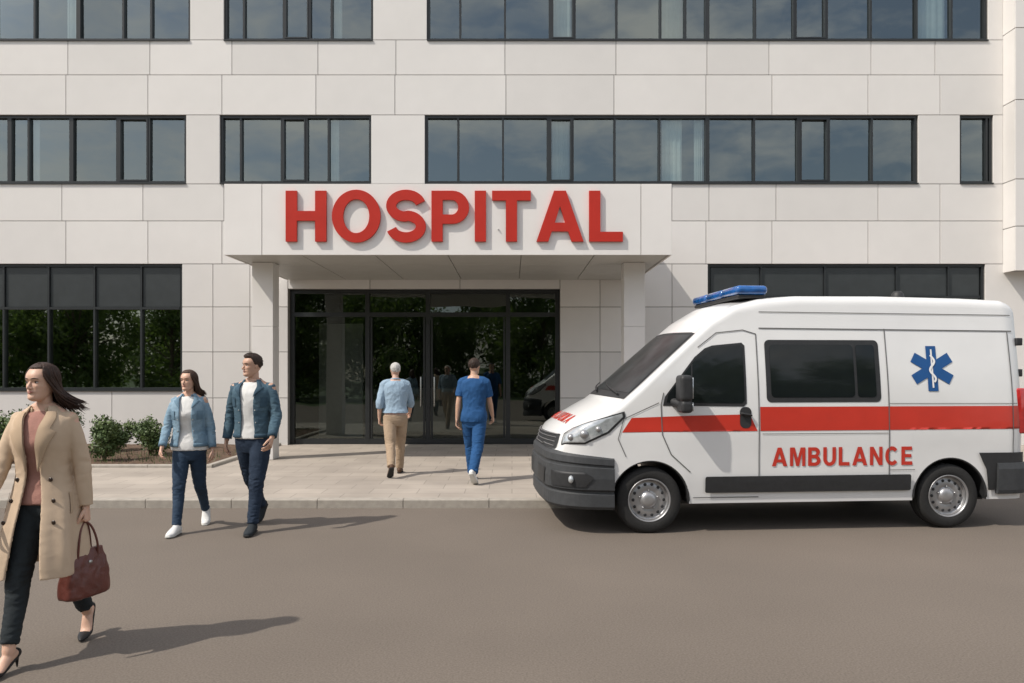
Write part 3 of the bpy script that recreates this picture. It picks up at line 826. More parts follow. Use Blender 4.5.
for sg in (1,-1):
    m_ = MB(); y_ = -(W+.13)
    m_.box((1.235,y_-.105,1.34),(1.36,y_+.105,1.60),.035); m_.box((1.245,y_-.10,1.225),(1.36,y_+.10,1.345),.03)
    m_.tube([(1.22,-W+.06,1.33),(1.27,y_+.05,1.31)],[.05,.04],10,3)
    m_ = remeshed(m_, .009, 2)
    if sg < 0:
        for v in m_.v: v.y = -v.y
    mo = m_.obj('mirror', M['black'], amb)
    for (za, zb) in ((1.37,1.575),(1.245,1.33)):
        g = MB(); ya, yb = (y_-.085, y_+.085) if sg > 0 else (-(y_+.085), -(y_-.085)); g.box((1.357,ya,za),(1.366,yb,zb)); g.obj('glass', M['lens'], mo)
lb = MB(); lb.box((1.98,-.72,2.40),(2.28,.72,2.44),.015); lbo = lb.obj('light_bar', M['black'], amb)
for y0, y1 in ((-.75,-.26),(-.255,.255),(.26,.75)):
    l = MB(); l.box((1.96,y0,2.44),(2.30,y1,2.535),.04); l.obj('lamp', M['bluelens'], lbo)
b2 = MB(); b2.tube([(3.98,-.3,2.42),(3.98,-.3,2.47)],[.075,.07],14,1); b2.ell((3.98,-.3,2.48),(.062,.062,.05)); b2.obj('roof_beacon', M['black'], amb)
for sg in (1,-1):
    t = MB(); t.box((LEN-.10,-.925 if sg>0 else .80,.98),(LEN+.02,-.80 if sg>0 else .925,1.46),.02); t.obj('tail_light', M['redlens'], amb)
for z in (1.62,1.95):
    hs = MB(); hs.box((LEN-.05,-.86,z-.04),(LEN+.02,-.76,z+.04),.01); hs.obj('hinge', M['black'], amb)
def wheel(x, y, sg):
    wr = empty('wheel', (x, y, .335), 0, amb)
    def lathe(prof, mb, n=56):
        vs = []; k = len(prof)
        for i in range(n):
            a = 2*math.pi*i/n
            for (r, yy) in prof: vs.append(V((r*math.cos(a), yy*sg, r*math.sin(a))))
        fs = []
        for i in range(n):
            for j in range(k-1): fs.append((i*k+j, i*k+j+1, ((i+1)%n)*k+j+1, ((i+1)%n)*k+j))
        mb.add(vs, fs)
    t = MB(); lathe([(.20,-.08),(.215,-.098),(.25,-.108),(.30,-.105),(.322,-.092),(.333,-.07),(.331,-.045),(.326,-.043),(.326,-.035),(.334,-.033),(.334,.033),(.326,.035),(.331,.045),(.333,.07),(.322,.092),(.30,.105),(.25,.108),(.215,.098),(.20,.08)], t); t.obj('tyre', M['rubber'], wr)
    r = MB(); lathe([(.216,-.094),(.222,-.10),(.214,-.104),(.205,-.095),(.198,-.06),(.190,-.04),(.170,-.05),(.135,-.062),(.10,-.055),(.085,-.052),(.078,-.075),(.055,-.088),(.03,-.092),(.0,-.093)], r)
    lathe([(.205,-.06),(.205,.08)], r)
    for k in range(5):
        a = 2*math.pi*k/5+.3; r.ell((.095*math.cos(a), -.062*sg, .095*math.sin(a)), (.011,.014,.011), None, 8, 6)
    r.cm = 1
    for k in range(14):
        a = 2*math.pi*k/14; c = V((.157*math.cos(a), -.0565*sg, .157*math.sin(a)))
        r.ell(c, (.017,.006,.017), None, 10, 6)
    r.obj('rim', [M['rim'], M['black']], wr)
for x in (WF, WR):
    wheel(x, -W+.13, 1); wheel(x, W-.13, -1)
    ax = MB(); ax.tube([(x,-.8,.335),(x,.8,.335)],[.04,.04],8,1); ax.obj('axle', M['black'], amb)
    P = [V((x+.40*math.cos(rad(a)), -W+.012, .335+.40*math.sin(rad(a)))) for a in range(0,181,10)]
    lip = MB(); lip.tube(P, [.012]*len(P), 6, 1); lip.obj('wheel_arch_trim', M['black'], amb)

# ================================================================== PEOPLE
def ring_se(th, rx, ry, p=2.3):
    s, c = math.sin(th), math.cos(th)
    return (math.copysign(abs(s)**(2/p), s)*rx, -math.copysign(abs(c)**(2/p), c)*ry)
class Shell:
    def __init__(s, rings, fold=None, p=2.3): s.r = rings; s.fold = fold; s.p = p
    def at(s, t):
        k = len(s.r); i = max(0, min(k-2, int(t))); u = t-i
        a, b, c, d = s.r[max(i-1,0)], s.r[i], s.r[i+1], s.r[min(i+2,k-1)]
        return [cat(a[q],b[q],c[q],d[q],u) for q in range(7)]
    def ev(s, t, th, off=0):
        z, cx, cy, rx, ry, g0, g1 = s.at(t)
        f = s.fold(t, th, z) if s.fold else 0
        x, y = ring_se(th, rx+off+f, ry+off+f, s.p); return V((cx+x, cy+y, z))
    def tz(s, z):
        lo, hi = 0, len(s.r)-1
        for _ in range(30):
            m = (lo+hi)/2
            if s.at(m)[0] < z: lo = m
            else: hi = m
        return lo
    def build(s, mb, thick=.012, nth=60, sub=5):
        k = (len(s.r)-1)*sub; closed = all(r[5] == 0 for r in s.r)
        if closed:
            vs = []
            for i in range(k+1):
                t = i/sub
                for j in range(nth): vs.append(s.ev(t, 2*math.pi*j/nth))
            fs = [(i*nth+j, i*nth+(j+1)%nth, (i+1)*nth+(j+1)%nth, (i+1)*nth+j) for i in range(k) for j in range(nth)]
            fs.append(list(range(nth))); fs.append([k*nth+j for j in range(nth)])
            mb.add(vs, fs); return
        O, I = [], []
        for i in range(k+1):
            t = i/sub; g = s.at(t); a0 = rad(g[6]); a1 = 2*math.pi-rad(g[5])
            for j in range(nth+1):
                th = a0+(a1-a0)*j/nth
                O.append(s.ev(t, th)); I.append(s.ev(t, th, -thick))
        m = nth+1; o = len(O); fs = []
        for i in range(k):
            for j in range(nth):
                a = i*m+j; fs.append((a, a+1, a+m+1, a+m)); fs.append((o+a, o+a+m, o+a+m+1, o+a+1))
        for i in range(k):
            a = i*m; fs.append((a, a+m, o+a+m, o+a)); a = i*m+nth; fs.append((a, o+a, o+a+m, a+m))
        for j in range(nth):
            fs.append((j, o+j, o+j+1, j+1)); a = k*m+j; fs.append((a, a+1, o+a+1, o+a))
        mb.add(O+I, fs)

HEAD = [(-.113,-.052,.000,.016,-.025),(-.106,-.074,.006,.030,-.030),(-.094,-.0835,.016,.041,-.022),(-.080,-.0825,.034,.0475,-.012),(-.068,-.0790,.052,.0515,-.004),
        (-.056,-.0835,.068,.0545,.000),(-.042,-.0810,.082,.058,.003),(-.020,-.0795,.096,.0640,.004),(.000,-.0785,.104,.0680,.006),(.020,-.0850,.108,.0715,.010),
        (.040,-.0845,.1075,.0730,.013),(.058,-.0760,.102,.0700,.015),(.078,-.0610,.088,.0605,.015),(.096,-.0380,.064,.0440,.014),(.108,-.0150,.040,.0260,.013),(.113,.004,.022,.0090,.013)]
def head_surf(t, th, F):
    k = len(HEAD); i = max(0, min(k-2, int(t))); u = t-i
    a, b, c, d = HEAD[max(i-1,0)], HEAD[i], HEAD[i+1], HEAD[min(i+2,k-1)]
    z, fy, by, w, cy = [cat(a[q],b[q],c[q],d[q],u) for q in range(5)]
    if not F: w += .004*math.exp(-((z+.075)/.04)**2)+.001
    else: w -= .0015
    s, c_ = math.sin(th), math.cos(th)
    p = 2.25
    x = math.copysign(abs(s)**(2/p), s)*w
    y = cy+(fy-cy)*abs(c_)**(2/p) if c_ > 0 else cy+(by-cy)*abs(c_)**(2/2.1)
    g = lambda x0, z0, sx_, sz_: math.exp(-((abs(x)-x0)/sx_)**2-((z-z0)/sz_)**2) if c_ > 0 else 0
    dpt = -.0065*g(.031,.000,.014,.010)-.003*g(.010,.002,.007,.014)
    dpt += .0035*g(.040,-.024,.016,.014)
    dpt += .0030*g(.028,.022,.022,.007)
    dpt += .0035*g(0,-.0545,.017,.007)-.0022*g(0,-.068,.020,.005)
    dpt += .0025*g(0,-.092,.014,.012)
    dpt -= .0018*g(.020,-.046,.004,.010)
    return V((x+math.copysign(dpt*.35*min(1,abs(x)/.03), x), y-dpt, z))
def cloth(name, c, var=.12, sc=7, bump=.25, bs=140, c2=None, rough=.85, stretch=(1,1,1)): return pmat(name, c, rough, var, sc, bump, bs, col2=c2, spec=.25, stretch=stretch)
def hairm(c): return pmat('hair', c, .55, .45, 90, .6, 140, stretch=(1,1,.12), spec=.4)

def person(spec):
    F = spec['sex'] == 'f'; H = spec['H']; K = H/1.75
    lean = math.tan(rad(spec.get('lean', 3)))
    hz = .92; ly = lambda z: -(z-hz)*lean if z > hz else 0
    g = .88 if F else 1.0; fat = spec.get('fat', 1.0)
    heel = spec.get('heel', 0)
    def leg(s, a, k, fp):
        hip = V((s*(.078 if F else .084), 0, hz-.01)); a_ = rad(a); d = V((-s*.01, -math.sin(a_), -math.cos(a_))).normalized()
        kn = hip+d*.425; a2 = rad(a-k); d2 = V((-s*.02, -math.sin(a2), -math.cos(a2))).normalized()
        an = kn+d2*.405; q = rad(fp)
        f = V((s*.12, -math.cos(q), -math.sin(q))).normalized(); u = V((0, -math.sin(q), math.cos(q)))
        q2 = rad(fp*.35 if fp > 15 else fp) if not heel else rad(min(fp-28, 5) if fp < 45 else fp*.3)
        tf = V((s*.12, -math.cos(q2), -math.sin(q2))).normalized(); tu = V((0,-math.sin(q2),math.cos(q2)))
        ball = an+f*.115-u*.06
        hl = an-f*.045-u*.075
        low = [hl, ball-tu*.022, ball+tf*.085-tu*.018]
        if heel: low.append(hl+V((0,.005,-heel)))
        return dict(hip=hip, kn=kn, an=an, f=f, u=u, ball=ball, tf=tf, tu=tu, heel=hl, low=min(p.z for p in low), s=s)
    fr = spec['front']; s0 = 1 if fr == 'L' else -1
    la, lk, lf = spec['fleg']; ra, rf_ = spec['rleg']
    A = leg(s0, la, lk, lf)
    best = min((abs(leg(-s0, ra, k, rf_)['low']-A['low']), k) for k in range(0, 90))[1]
    B = leg(-s0, ra, best, rf_)
    base = min(A['low'], B['low'])
    legs = [A, B]
    sw = .150 if F else spec.get('sw', .180)
    arms = []
    for s, key in ((1,'L'),(-1,'R')):
        a, b, e, b2 = spec['arm'+key]
        sh = V((s*sw, ly(1.43)+.01, 1.418)); a_, b_ = rad(a), rad(b)
        d = V((s*math.sin(b_), -math.sin(a_)*math.cos(b_), -math.cos(a_)*math.cos(b_)))
        el = sh+d*.285; a2, b3 = rad(a+e), rad(b2)
        d2 = V((s*math.sin(b3), -math.sin(a2)*math.cos(b3), -math.cos(a2)*math.cos(b3)))
        wr = el+d2*.25
        arms.append(dict(sh=sh, el=el, wr=wr, d=d2, s=s, key=key))
    head = V((0, ly(1.63)-.018, 1.633))
    HM = Matrix.Translation(head) @ Matrix.Rotation(rad(spec.get('yaw',0)), 4, 'Z') @ Matrix.Rotation(rad(spec.get('pitch',0)), 4, 'X') @ Matrix.Scale(.98, 4)
    if F: TR = [(.78,.10,.085,.01),(.87,.162,.112,.015),(.95,.168,.118,.018),(1.04,.135,.098,.005),(1.11,.120,.088,0),(1.20,.135,.10,-.005),(1.28,.145,.118,-.012),(1.36,.148,.105,0),(1.42,.132,.086,.01),(1.465,.082,.066,.015),(1.51,.05,.052,.012)]
    else: TR = [(.78,.105,.088,.01),(.87,.155,.112,.012),(.95,.160,.115,.012),(1.06,.148,.108,.004),(1.15,.150,.110,0),(1.27,.168,.120,-.002),(1.36,.176,.118,.004),(1.42,.155,.098,.012),(1.47,.098,.076,.015),(1.51,.06,.06,.012)]
    def torso(z0, z1, inf, inb=None):
        out = []
        for (z, rx, ry, cy) in TR:
            if z0-1e-6 <= z <= z1+1e-6:
                i_ = inf if z > 1.0 else (inb if inb is not None else inf)
                if z > 1.44: i_ *= .5
                out.append((z, 0, cy+ly(z), (rx*fat if z < 1.3 else rx)+i_, (ry*fat if z < 1.3 else ry)+i_, 0, 0))
        return out
    oc = spec.get('outer')
    b = MB()
    Shell(torso(.8,1.51,-.004)).build(b, sub=3, nth=36)
    for s in (1,-1): b.tube([(s*.03, ly(1.5)+.015, 1.48),(s*sw*.65, ly(1.45)+.014, 1.433),(s*sw, ly(1.43)+.01, 1.405)],[.043,.043,.043*g],10,3)
    for L_ in legs:
        mid = (L_['hip']+L_['kn'])/2; cm = L_['kn']*.68+L_['an']*.32+V((0,.012,0))
        b.tube([L_['hip']+V((0,0,.03)), L_['hip']*.7+L_['kn']*.3, mid*.5+L_['kn']*.5, L_['kn'], cm, L_['kn']*.3+L_['an']*.7, L_['an']],[.078,.076,.062,.050,.049,.040,.034],16,4)
        b.tube([L_['heel']+L_['u']*.03, L_['an']-L_['u']*.03+L_['f']*.02, L_['ball']+L_['tu']*.012, L_['ball']+L_['tf']*.07],[(.027,.028),(.030,.034),(.036,.018),(.028,.012)],12,4,ref=(1,0,0))
    for a in arms:
        b.tube([a['sh']+V((0,0,.0)), a['sh']*.6+a['el']*.4, a['el'], a['el']*.7+a['wr']*.3, a['wr']],[.048*g,.044*g,.036*g,.037*g,.024*g],14,4)
    hb_ = MB(); nth = 56; kk_ = (len(HEAD)-1)*4; hv = []
    for i in range(kk_+1):
        for j in range(nth): hv.append(head_surf(i/4, 2*math.pi*j/nth, F))
    hf_ = [(i*nth+j, i*nth+(j+1)%nth, (i+1)*nth+(j+1)%nth, (i+1)*nth+j) for i in range(kk_) for j in range(nth)]
    hf_.append(list(range(nth))); hf_.append([kk_*nth+j for j in range(nth)])
    hb_.add(hv, hf_)
    ns_ = 0 if F else .0012
    hb_.tube([(0,-.074,.010),(0,-.084,-.008),(0,-.0955-ns_,-.026),(0,-.0965-ns_,-.033)],[.0055,.0070+ns_,.0085+ns_,.0075+ns_],12,3)
    for s in (1,-1):
        hb_.ell((s*.0095,-.0865,-.0335),(.0070,.0095,.0060))
        hb_.ell((s*.071,.014,-.004),(.0065,.015,.027), Matrix.Rotation(rad(-12),3,'X'))
    hb_.tube([(0,.024,-.03),(0,.026,-.12)],[.046*g,.048*g],18,2)
    hd_m = remeshed(hb_, .0030, 2); hd_m.xf(HM)
    nb = V((0, ly(1.5)+.014, 1.45)); nt_ = HM @ V((0,.024,-.07))
    b.tube([nb, (nb+nt_)/2+V((0,.003,0)), nt_],[.060*g,.050*g,.046*g],18,3)
    hands = []
    for a in arms:
        d = a['d']; n_ = V((-a['s'],0,0)); n_ = (n_-d*n_.dot(d)).normalized(); f_ = d.cross(n_); 
        if f_.y > 0: f_ = -f_
        hs_ = .95 if F else 1.05
        w0 = a['wr']
        b.tube([w0-d*.01, w0+d*.03*hs_, w0+d*.085*hs_],[(.024*hs_,.017),(.036*hs_,.015),(.038*hs_,.012)],14,3,ref=f_)
        hands.append((w0, d, n_, f_, hs_, a))
    bod = remeshed(b, .0062, 2); bod.add(hd_m.v, hd_m.f)
    for (w0, d, n_, f_, hs_, a) in hands:
        curl = spec.get('curl'+a['key'], 22)
        for (o_, ln, st_) in ((.029,.070,.085),(.010,.079,.088),(-.010,.074,.086),(-.028,.058,.080)):
            p = w0+d*(st_-.012)*hs_+f_*o_*hs_; P = [p]; ang = rad(curl*.4)
            for seg in (.42,.32,.26):
                ang += rad(curl*.75); P.append(P[-1]+(d*math.cos(ang)+n_*math.sin(ang)).normalized()*ln*seg*hs_*1.15)
            bod.tube(P,[.0088*hs_,.0082*hs_,.0075*hs_,.0062*hs_],8,3)
        p = w0+d*.025*hs_+f_*.022*hs_+n_*.004
        P = [p, p+(f_*.55+d*.75+n_*.25).normalized()*.036*hs_, p+(f_*.42+d*.85+n_*.35).normalized()*.066*hs_, p+(f_*.3+d*.9+n_*.45).normalized()*.090*hs_]
        bod.tube(P,[.013*hs_,.0115*hs_,.0095*hs_,.0075*hs_],8,3)
    bod.m = [0]*len(bod.f)
    loc = spec['loc']
    def fin(mb, name, mats, parent=None, smooth=True):
        for i in range(len(mb.v)): mb.v[i] = V((mb.v[i].x, mb.v[i].y, mb.v[i].z-base))*K
        return mb.obj(name, mats, parent, smooth)
    root = fin(bod, 'person', spec['skin'])
    root.location = loc; root.rotation_euler = (0,0,rad(spec['head']))
    tag(root, spec['label'], 'person')
    for s in (1,-1):
        e = MB(); e.cm = 0; e.ell((s*.031,-.0655,.0005),(.0125,.0060,.0052),None,14,8); e.cm = 1; e.ell((s*.031-.0015,-.0703,.0005),(.0050,.0026,.0048),None,10,6)
        e.cm = 1; e.tube([(s*.018,-.0695,.0030),(s*.031,-.0725,.0065),(s*.0445,-.0650,.0030)],[.0011,.0016,.0011],5,3)
        e.xf(HM); fin(e, 'eye', [M['sclera'], M['iris']], root)
        br = MB(); br.tube([(s*.013,-.0850,.0215),(s*.030,-.0825,.0255),(s*.048,-.0690,.0205)],[(.0022,.0026),(.0026,.0028),(.0012,.0016)],8,3); br.xf(HM); fin(br, 'eyebrow', spec['hairm'], root)
    mo = MB(); mo.tube([(-.021,-.0790,-.0560),(-.009,-.0865,-.0530),(0,-.0870,-.0540),(.009,-.0865,-.0530),(.021,-.0790,-.0560)],[.0012,.0026,.0024,.0026,.0012],7,3)
    mo.tube([(-.018,-.0795,-.058),(0,-.0862,-.0607),(.018,-.0795,-.058)],[.0012,.0036,.0012],7,4); mo.xf(HM); fin(mo, 'mouth', spec.get('lips', M['lips']), root)
    hr = MB(); long = spec.get('hair') == 'long'
    nu, nv = 64, 44; vs = []; fs = []
    for i in range(nv+1):
        ph = -math.pi/2+math.pi*i/nv
        for j in range(nu):
            th = 2*math.pi*j/nu; dv = V((math.cos(ph)*math.cos(th), math.cos(ph)*math.sin(th), math.sin(ph)))
            h_ = math.hypot(dv.x, dv.y) or 1; yy = dv.y/h_
            zf = spec.get('hairline', .52)
            if yy < -.62: zth = zf
            elif yy < -.25: zth = zf+(-.30-zf)*(yy+.62)/.37 
            elif yy < .12: zth = -.30
            elif yy < .45: zth = -.30+(-.70+.30)*(yy-.12)/.33
            else: zth = -.74
            if long and yy > .0: zth = min(zth, -.8)
            kk = sstep(zth-.06, zth+.06, dv.z)
            off = spec.get('vol', .012)*(.55+.45*sstep(-.1,.6,dv.z))+(spec.get('quiff',0)*sstep(.1,.8,dv.z)*sstep(.3,-.7,dv.y))
            off += .003*noise.noise(V((dv.x*9,dv.y*9,dv.z*5)))
            o_ = -.018+(off+.018)*kk
            vs.append(V((dv.x*(.0745+o_), .015+dv.y*(.0945+o_), .03+dv.z*(.0845+o_))))
    for i in range(nv):
        for j in range(nu): fs.append((i*nu+j, i*nu+(j+1)%nu, (i+1)*nu+(j+1)%nu, (i+1)*nu+j))
    hr.add(vs, fs)
    rnd = random.Random(spec.get('seed',1))
    if long:
        swx, swy = spec.get('sway',(0,0)); ln = spec.get('len',.24)
        for q in range(340):
            ph = rnd.uniform(84, 276) if q > 40 else (rnd.uniform(76,90) if q%2 else rnd.uniform(270,284))
            a = rad(ph); sx_, cy_ = math.sin(a), -math.cos(a)
            af = a+(rad(-24) if a < math.pi else rad(24)); sf_, cf_ = math.sin(af), -math.cos(af)
            r1 = rnd.uniform(.000,.010); px = spec.get('part',0)
            end = rnd.uniform(.60,1.15)*ln; wob = rnd.uniform(-.012,.012); fly = rnd.uniform(.6,1.8)
            P = [(px+.012*sx_, -.03+.03*cy_+.01, .114), (sf_*.054+px*.4, .010+cf_*.070, .094), (sf_*(.073+r1), .015+cf_*(.089+r1), .040),
                 (sx_*(.078+r1)+wob*.4, .022+cy_*(.088+r1), -.03), (sx_*(.068+r1)+wob+swx*.4*fly, .034+cy_*(.070+r1)+swy*.4*fly, -.04-end*.4),
                 (sx_*(.054+r1)+wob*2+swx*fly*1.2, .045+cy_*(.050)+swy*fly+rnd.uniform(-.014,.014), -.04-end*rnd.uniform(.62,.88)),]
            hr.tube(P,[.0035,.0062,.0062,.0060,.0045,.0008],6,3)
    else:
        for q in range(spec.get('tufts',420)):
            th = rnd.uniform(0,6.28); ph = rnd.uniform(-.2,1.5)
            dv = V((math.cos(ph)*math.cos(th), math.cos(ph)*math.sin(th), math.sin(ph)))
            h_ = math.hypot(dv.x,dv.y); 
            if dv.y/h_ < -.3 and dv.z < spec.get('hairline',.52)+.10: continue
            if dv.y/h_ < .2 and dv.z < .12: continue
            o_ = spec.get('vol',.012)*(.55+.45*sstep(-.1,.6,dv.z))+spec.get('quiff',0)*sstep(.1,.8,dv.z)*sstep(.3,-.7,dv.y)-.004
            p = V((dv.x*(.0745+o_), .015+dv.y*(.0945+o_), .03+dv.z*(.0845+o_)))
            t_ = V((rnd.uniform(-.4,.4), -.5 if dv.y<0 else .5, (.4 if spec.get('quiff') else .0) if dv.z > .4 else -.9))
            hr.tube([p, p+t_*.010, p+t_*.018+V((0,0,-.003))],[.004,.0035,.001],5,2)
    hr.xf(HM); fin(hr, 'hair', spec['hairm'], root)
    tr = MB(); tw = spec.get('tw', (.094,.082,.066,.060,.052)); jt = spec.get('jeans_top', 1.03 if not oc else .95)
    Shell(torso(.77,jt+.02,.010,.010)).build(tr, sub=3, nth=40)
    for L_ in legs:
        sl_ = (L_['kn']-L_['an']).normalized(); up = L_['hip']+V((0,0,.03))
        hem = L_['an']+sl_*(.01 if not spec.get('crop') else spec['crop'])
        cm = L_['kn']*.66+L_['an']*.34+V((0,.01,0))
        tr.tube([up, L_['hip']*.72+L_['kn']*.28, L_['hip']*.3+L_['kn']*.7, L_['kn'], cm, L_['kn']*.25+L_['an']*.75, hem],[tw[0],tw[0],tw[1],tw[2]+.004,tw[3]+.002,tw[4]+.002,tw[4]],20,5,rnd=False)
    kz = [L_['kn'] for L_ in legs]+[L_['an'] for L_ in legs]
    trm = remeshed(tr, .0075, 3, spec.get('tamp',.007), 13, (1,1,2.2), 3, lambda co: .35+1.0*max([math.exp(-((co-k_).length/.13)**2) for k_ in kz]))
    tro = fin(trm, 'trousers', spec['trousers'], root)
    ti = spec.get('top_inf', .014 if not oc else .006); th_ = spec.get('top_hem', .95)
    tp = MB(); rg = torso(.87,1.47,ti,ti+.012)
    zh = th_; rg = [r for r in rg if r[0] > zh+.02]
    def tr_at(z):
        for (a, b_) in zip(TR, TR[1:]):
            if a[0] <= z <= b_[0]:
                u = (z-a[0])/(b_[0]-a[0]); return [a[q]+(b_[q]-a[q])*u for q in range(4)]
        return TR[0]
    q = tr_at(zh); rg = [(zh,0,q[3]+ly(zh),q[1]*fat+ti+.014,q[2]*fat+ti+.014,0,0)]+rg
    Shell(rg).build(tp, sub=4, nth=44)
    if not oc:
        for s in (1,-1): tp.tube([(s*.045, ly(1.48)+.014, 1.462),(s*sw*.65, ly(1.45)+.014, 1.440),(s*sw, ly(1.43)+.01, 1.415)],[.04,.05*g+ti*.4,.050*g+ti*.5],12,3)
    slv = spec.get('sleeve')
    if slv:
        for a in arms:
            wid = spec.get('slw', .012)
            if slv == 'short': 
                e = a['sh']*.25+a['el']*.75; tp.tube([a['sh'], a['sh']*.6+a['el']*.4, e],[.05*g+wid*.8,.05*g+wid,.052*g+wid],18,5,rnd=False)
            elif slv == 'mid':
                e = a['el']*.62+a['wr']*.38; tp.tube([a['sh'], a['sh']*.5+a['el']*.5, a['el'], e],[.05*g+wid*.8,.048*g+wid,.046*g+wid,.046*g+wid*.8],18,5,rnd=False)
    tpm = remeshed(tp, .0075, 2, spec.get('top_amp',.004), 11, (1,1,.7), 5)
    fin(tpm, spec.get('topname','shirt'), spec['top'], root)
    if spec.get('collar'):
        c = MB(); P = []
        for i in range(17):
            a = rad(20+320*i/16); P.append(V((math.sin(a)*.066*g, ly(1.5)+.012-math.cos(a)*.064, 1.490-.012*math.cos(a))))
        c.tube(P,[.013]*17,8,1); fin(c, 'collar', spec['top'], root)
    if oc:
        R = []
        for (z, cx, cy, rx, ry, g0, g1) in oc['rings']: R.append((z, cx, cy+ly(z), rx, ry, g0, g1))
        fa = oc.get('fold', .012); zc = oc.get('foldz', 1.05)
        fold = (lambda t, th, z: fa*max(0, min(1,(zc-z)/.4))*(math.sin(th*7+1.3)+.6*math.sin(th*11+.4+z*3)))
        sh_ = Shell(R, fold)
        o = MB(); sh_.build(o, .014, 72, 5)
        w = oc.get('sl', .018)
        for a in arms:
            e = a['wr']*(1-oc.get('cuff',.06))+a['el']*oc.get('cuff',.06)
            o.tube([a['sh']+V((-a['s']*.02,0,.0)), a['sh']*.6+a['el']*.4, a['el'], a['el']*.5+a['wr']*.5, e],[.046*g+w,.044*g+w,.040*g+w,.037*g+w,.032*g+w*.9],20,5,rnd=False)
            o.tube([a['sh']+V((-a['s']*.09,.004,.022)), a['sh']+V((0,0,-.002))],[.034,.043*g+w*.5],12,3)
        els = [a['el'] for a in arms]
        b0 = oc.get('basew', .55)
        om = remeshed(o, .0065, 3, oc.get('amp',.006), oc.get('asc',13), (1,1,1.5), 9, lambda co: b0+1.3*max([math.exp(-((co-k_).length/.12)**2) for k_ in els]))
        jo = fin(om, oc['name'], oc['mat'], root)
        for sg in (1,-1):
            l = MB(); rows = []
            z0, z1 = oc['lapel']; nz_ = 18
            for i in range(nz_+1):
                u = i/nz_; z = z0+(z1-z0)*u; t = sh_.tz(z); gg = rad(sh_.at(t)[6 if sg > 0 else 5])
                wd = oc.get('lw',.5)*(u/.72 if u < .72 else (.55+.2*(u-.72)/.28))
                row = [sh_.ev(t, sg*(gg-.05+wd*k/6), .011+.005*math.sin(math.pi*k/6)) for k in range(7)]
                rows.append(row)
            vs = [p for r in rows for p in r]; n6 = 7
            vi = [p+V((0,.008,-.001)) for p in vs]; o6 = len(vs)
            fs = [(i*n6+k, i*n6+k+1, (i+1)*n6+k+1, (i+1)*n6+k) for i in range(nz_) for k in range(6)]
            l.add(vs, fs); l.add(vi, [f[::-1] for f in fs])
            e1 = [i*n6+6 for i in range(nz_+1)]
            l.add([vs[i] for i in e1]+[vi[i] for i in e1], [(i, nz_+1+i, nz_+2+i, i+1) for i in range(nz_)])
            fin(l, 'lapel', oc.get('mat2', oc['mat']), jo)
        c = MB(); P = []
        for i in range(21):
            a = rad(35+290*i/20); P.append(V((math.sin(a)*(.078 if not F else .070), ly(1.49)+.016-math.cos(a)*.074, 1.478-.016*math.cos(a))))
        c.tube(P,[(.020,.007)]*21,10,1,ref=(0,0,1)); fin(c, 'collar', oc.get('mat2', oc['mat']), jo)
        if oc.get('band'):
            z = oc['band']; bl = MB(); t = sh_.tz(z); gg = sh_.at(t); P = [sh_.ev(t, rad(gg[6])+(2*math.pi-rad(gg[5]+gg[6]))*i/40, .002) for i in range(41)]
            bl.tube(P,[(.020,.008)]*41,8,1,ref=(0,0,1)); fin(bl, 'waistband', oc.get('mat2', oc['mat']), jo)
            for a in arms:
                e = a['wr']*(1-oc.get('cuff',.06))+a['el']*oc.get('cuff',.06); dd_ = (a['wr']-a['el']).normalized()
                cf = MB(); rr_ = .032*g+w*.9+.003; cf.tube([e-dd_*.04, e+dd_*.004],[rr_,rr_],20,2,rnd=False); fin(cf, 'cuff', oc.get('mat2', oc['mat']), jo)
        for (z, ad, m_) in oc.get('buttons', ()):
            for sg in (1,-1):
                bt = MB(); t = sh_.tz(z); gg = rad(sh_.at(t)[6 if sg > 0 else 5]); p = sh_.ev(t, sg*(gg+rad(ad)), .005)
                r_ = oc.get('br', .006); bt.ell(p,(r_,.005,r_),None,10,6); fin(bt, 'button', m_, jo)
        for (z, ang_, wz, wt) in oc.get('pockets', ()):
            for sg in (1,-1):
                pk = MB(); rows = []
                for i in range(5):
                    zz = z+wz*(i/4-.5); t = sh_.tz(zz)
                    rows.append([sh_.ev(t, sg*(rad(ang_)+wt*(k/6-.5)), .006) for k in range(7)])
                vs = [p for r in rows for p in r]
                pk.add(vs, [(i*7+k, i*7+k+1, (i+1)*7+k+1, (i+1)*7+k) for i in range(4) for k in range(6)])
                fin(pk, 'pocket', oc.get('mat2', oc['mat']), jo)
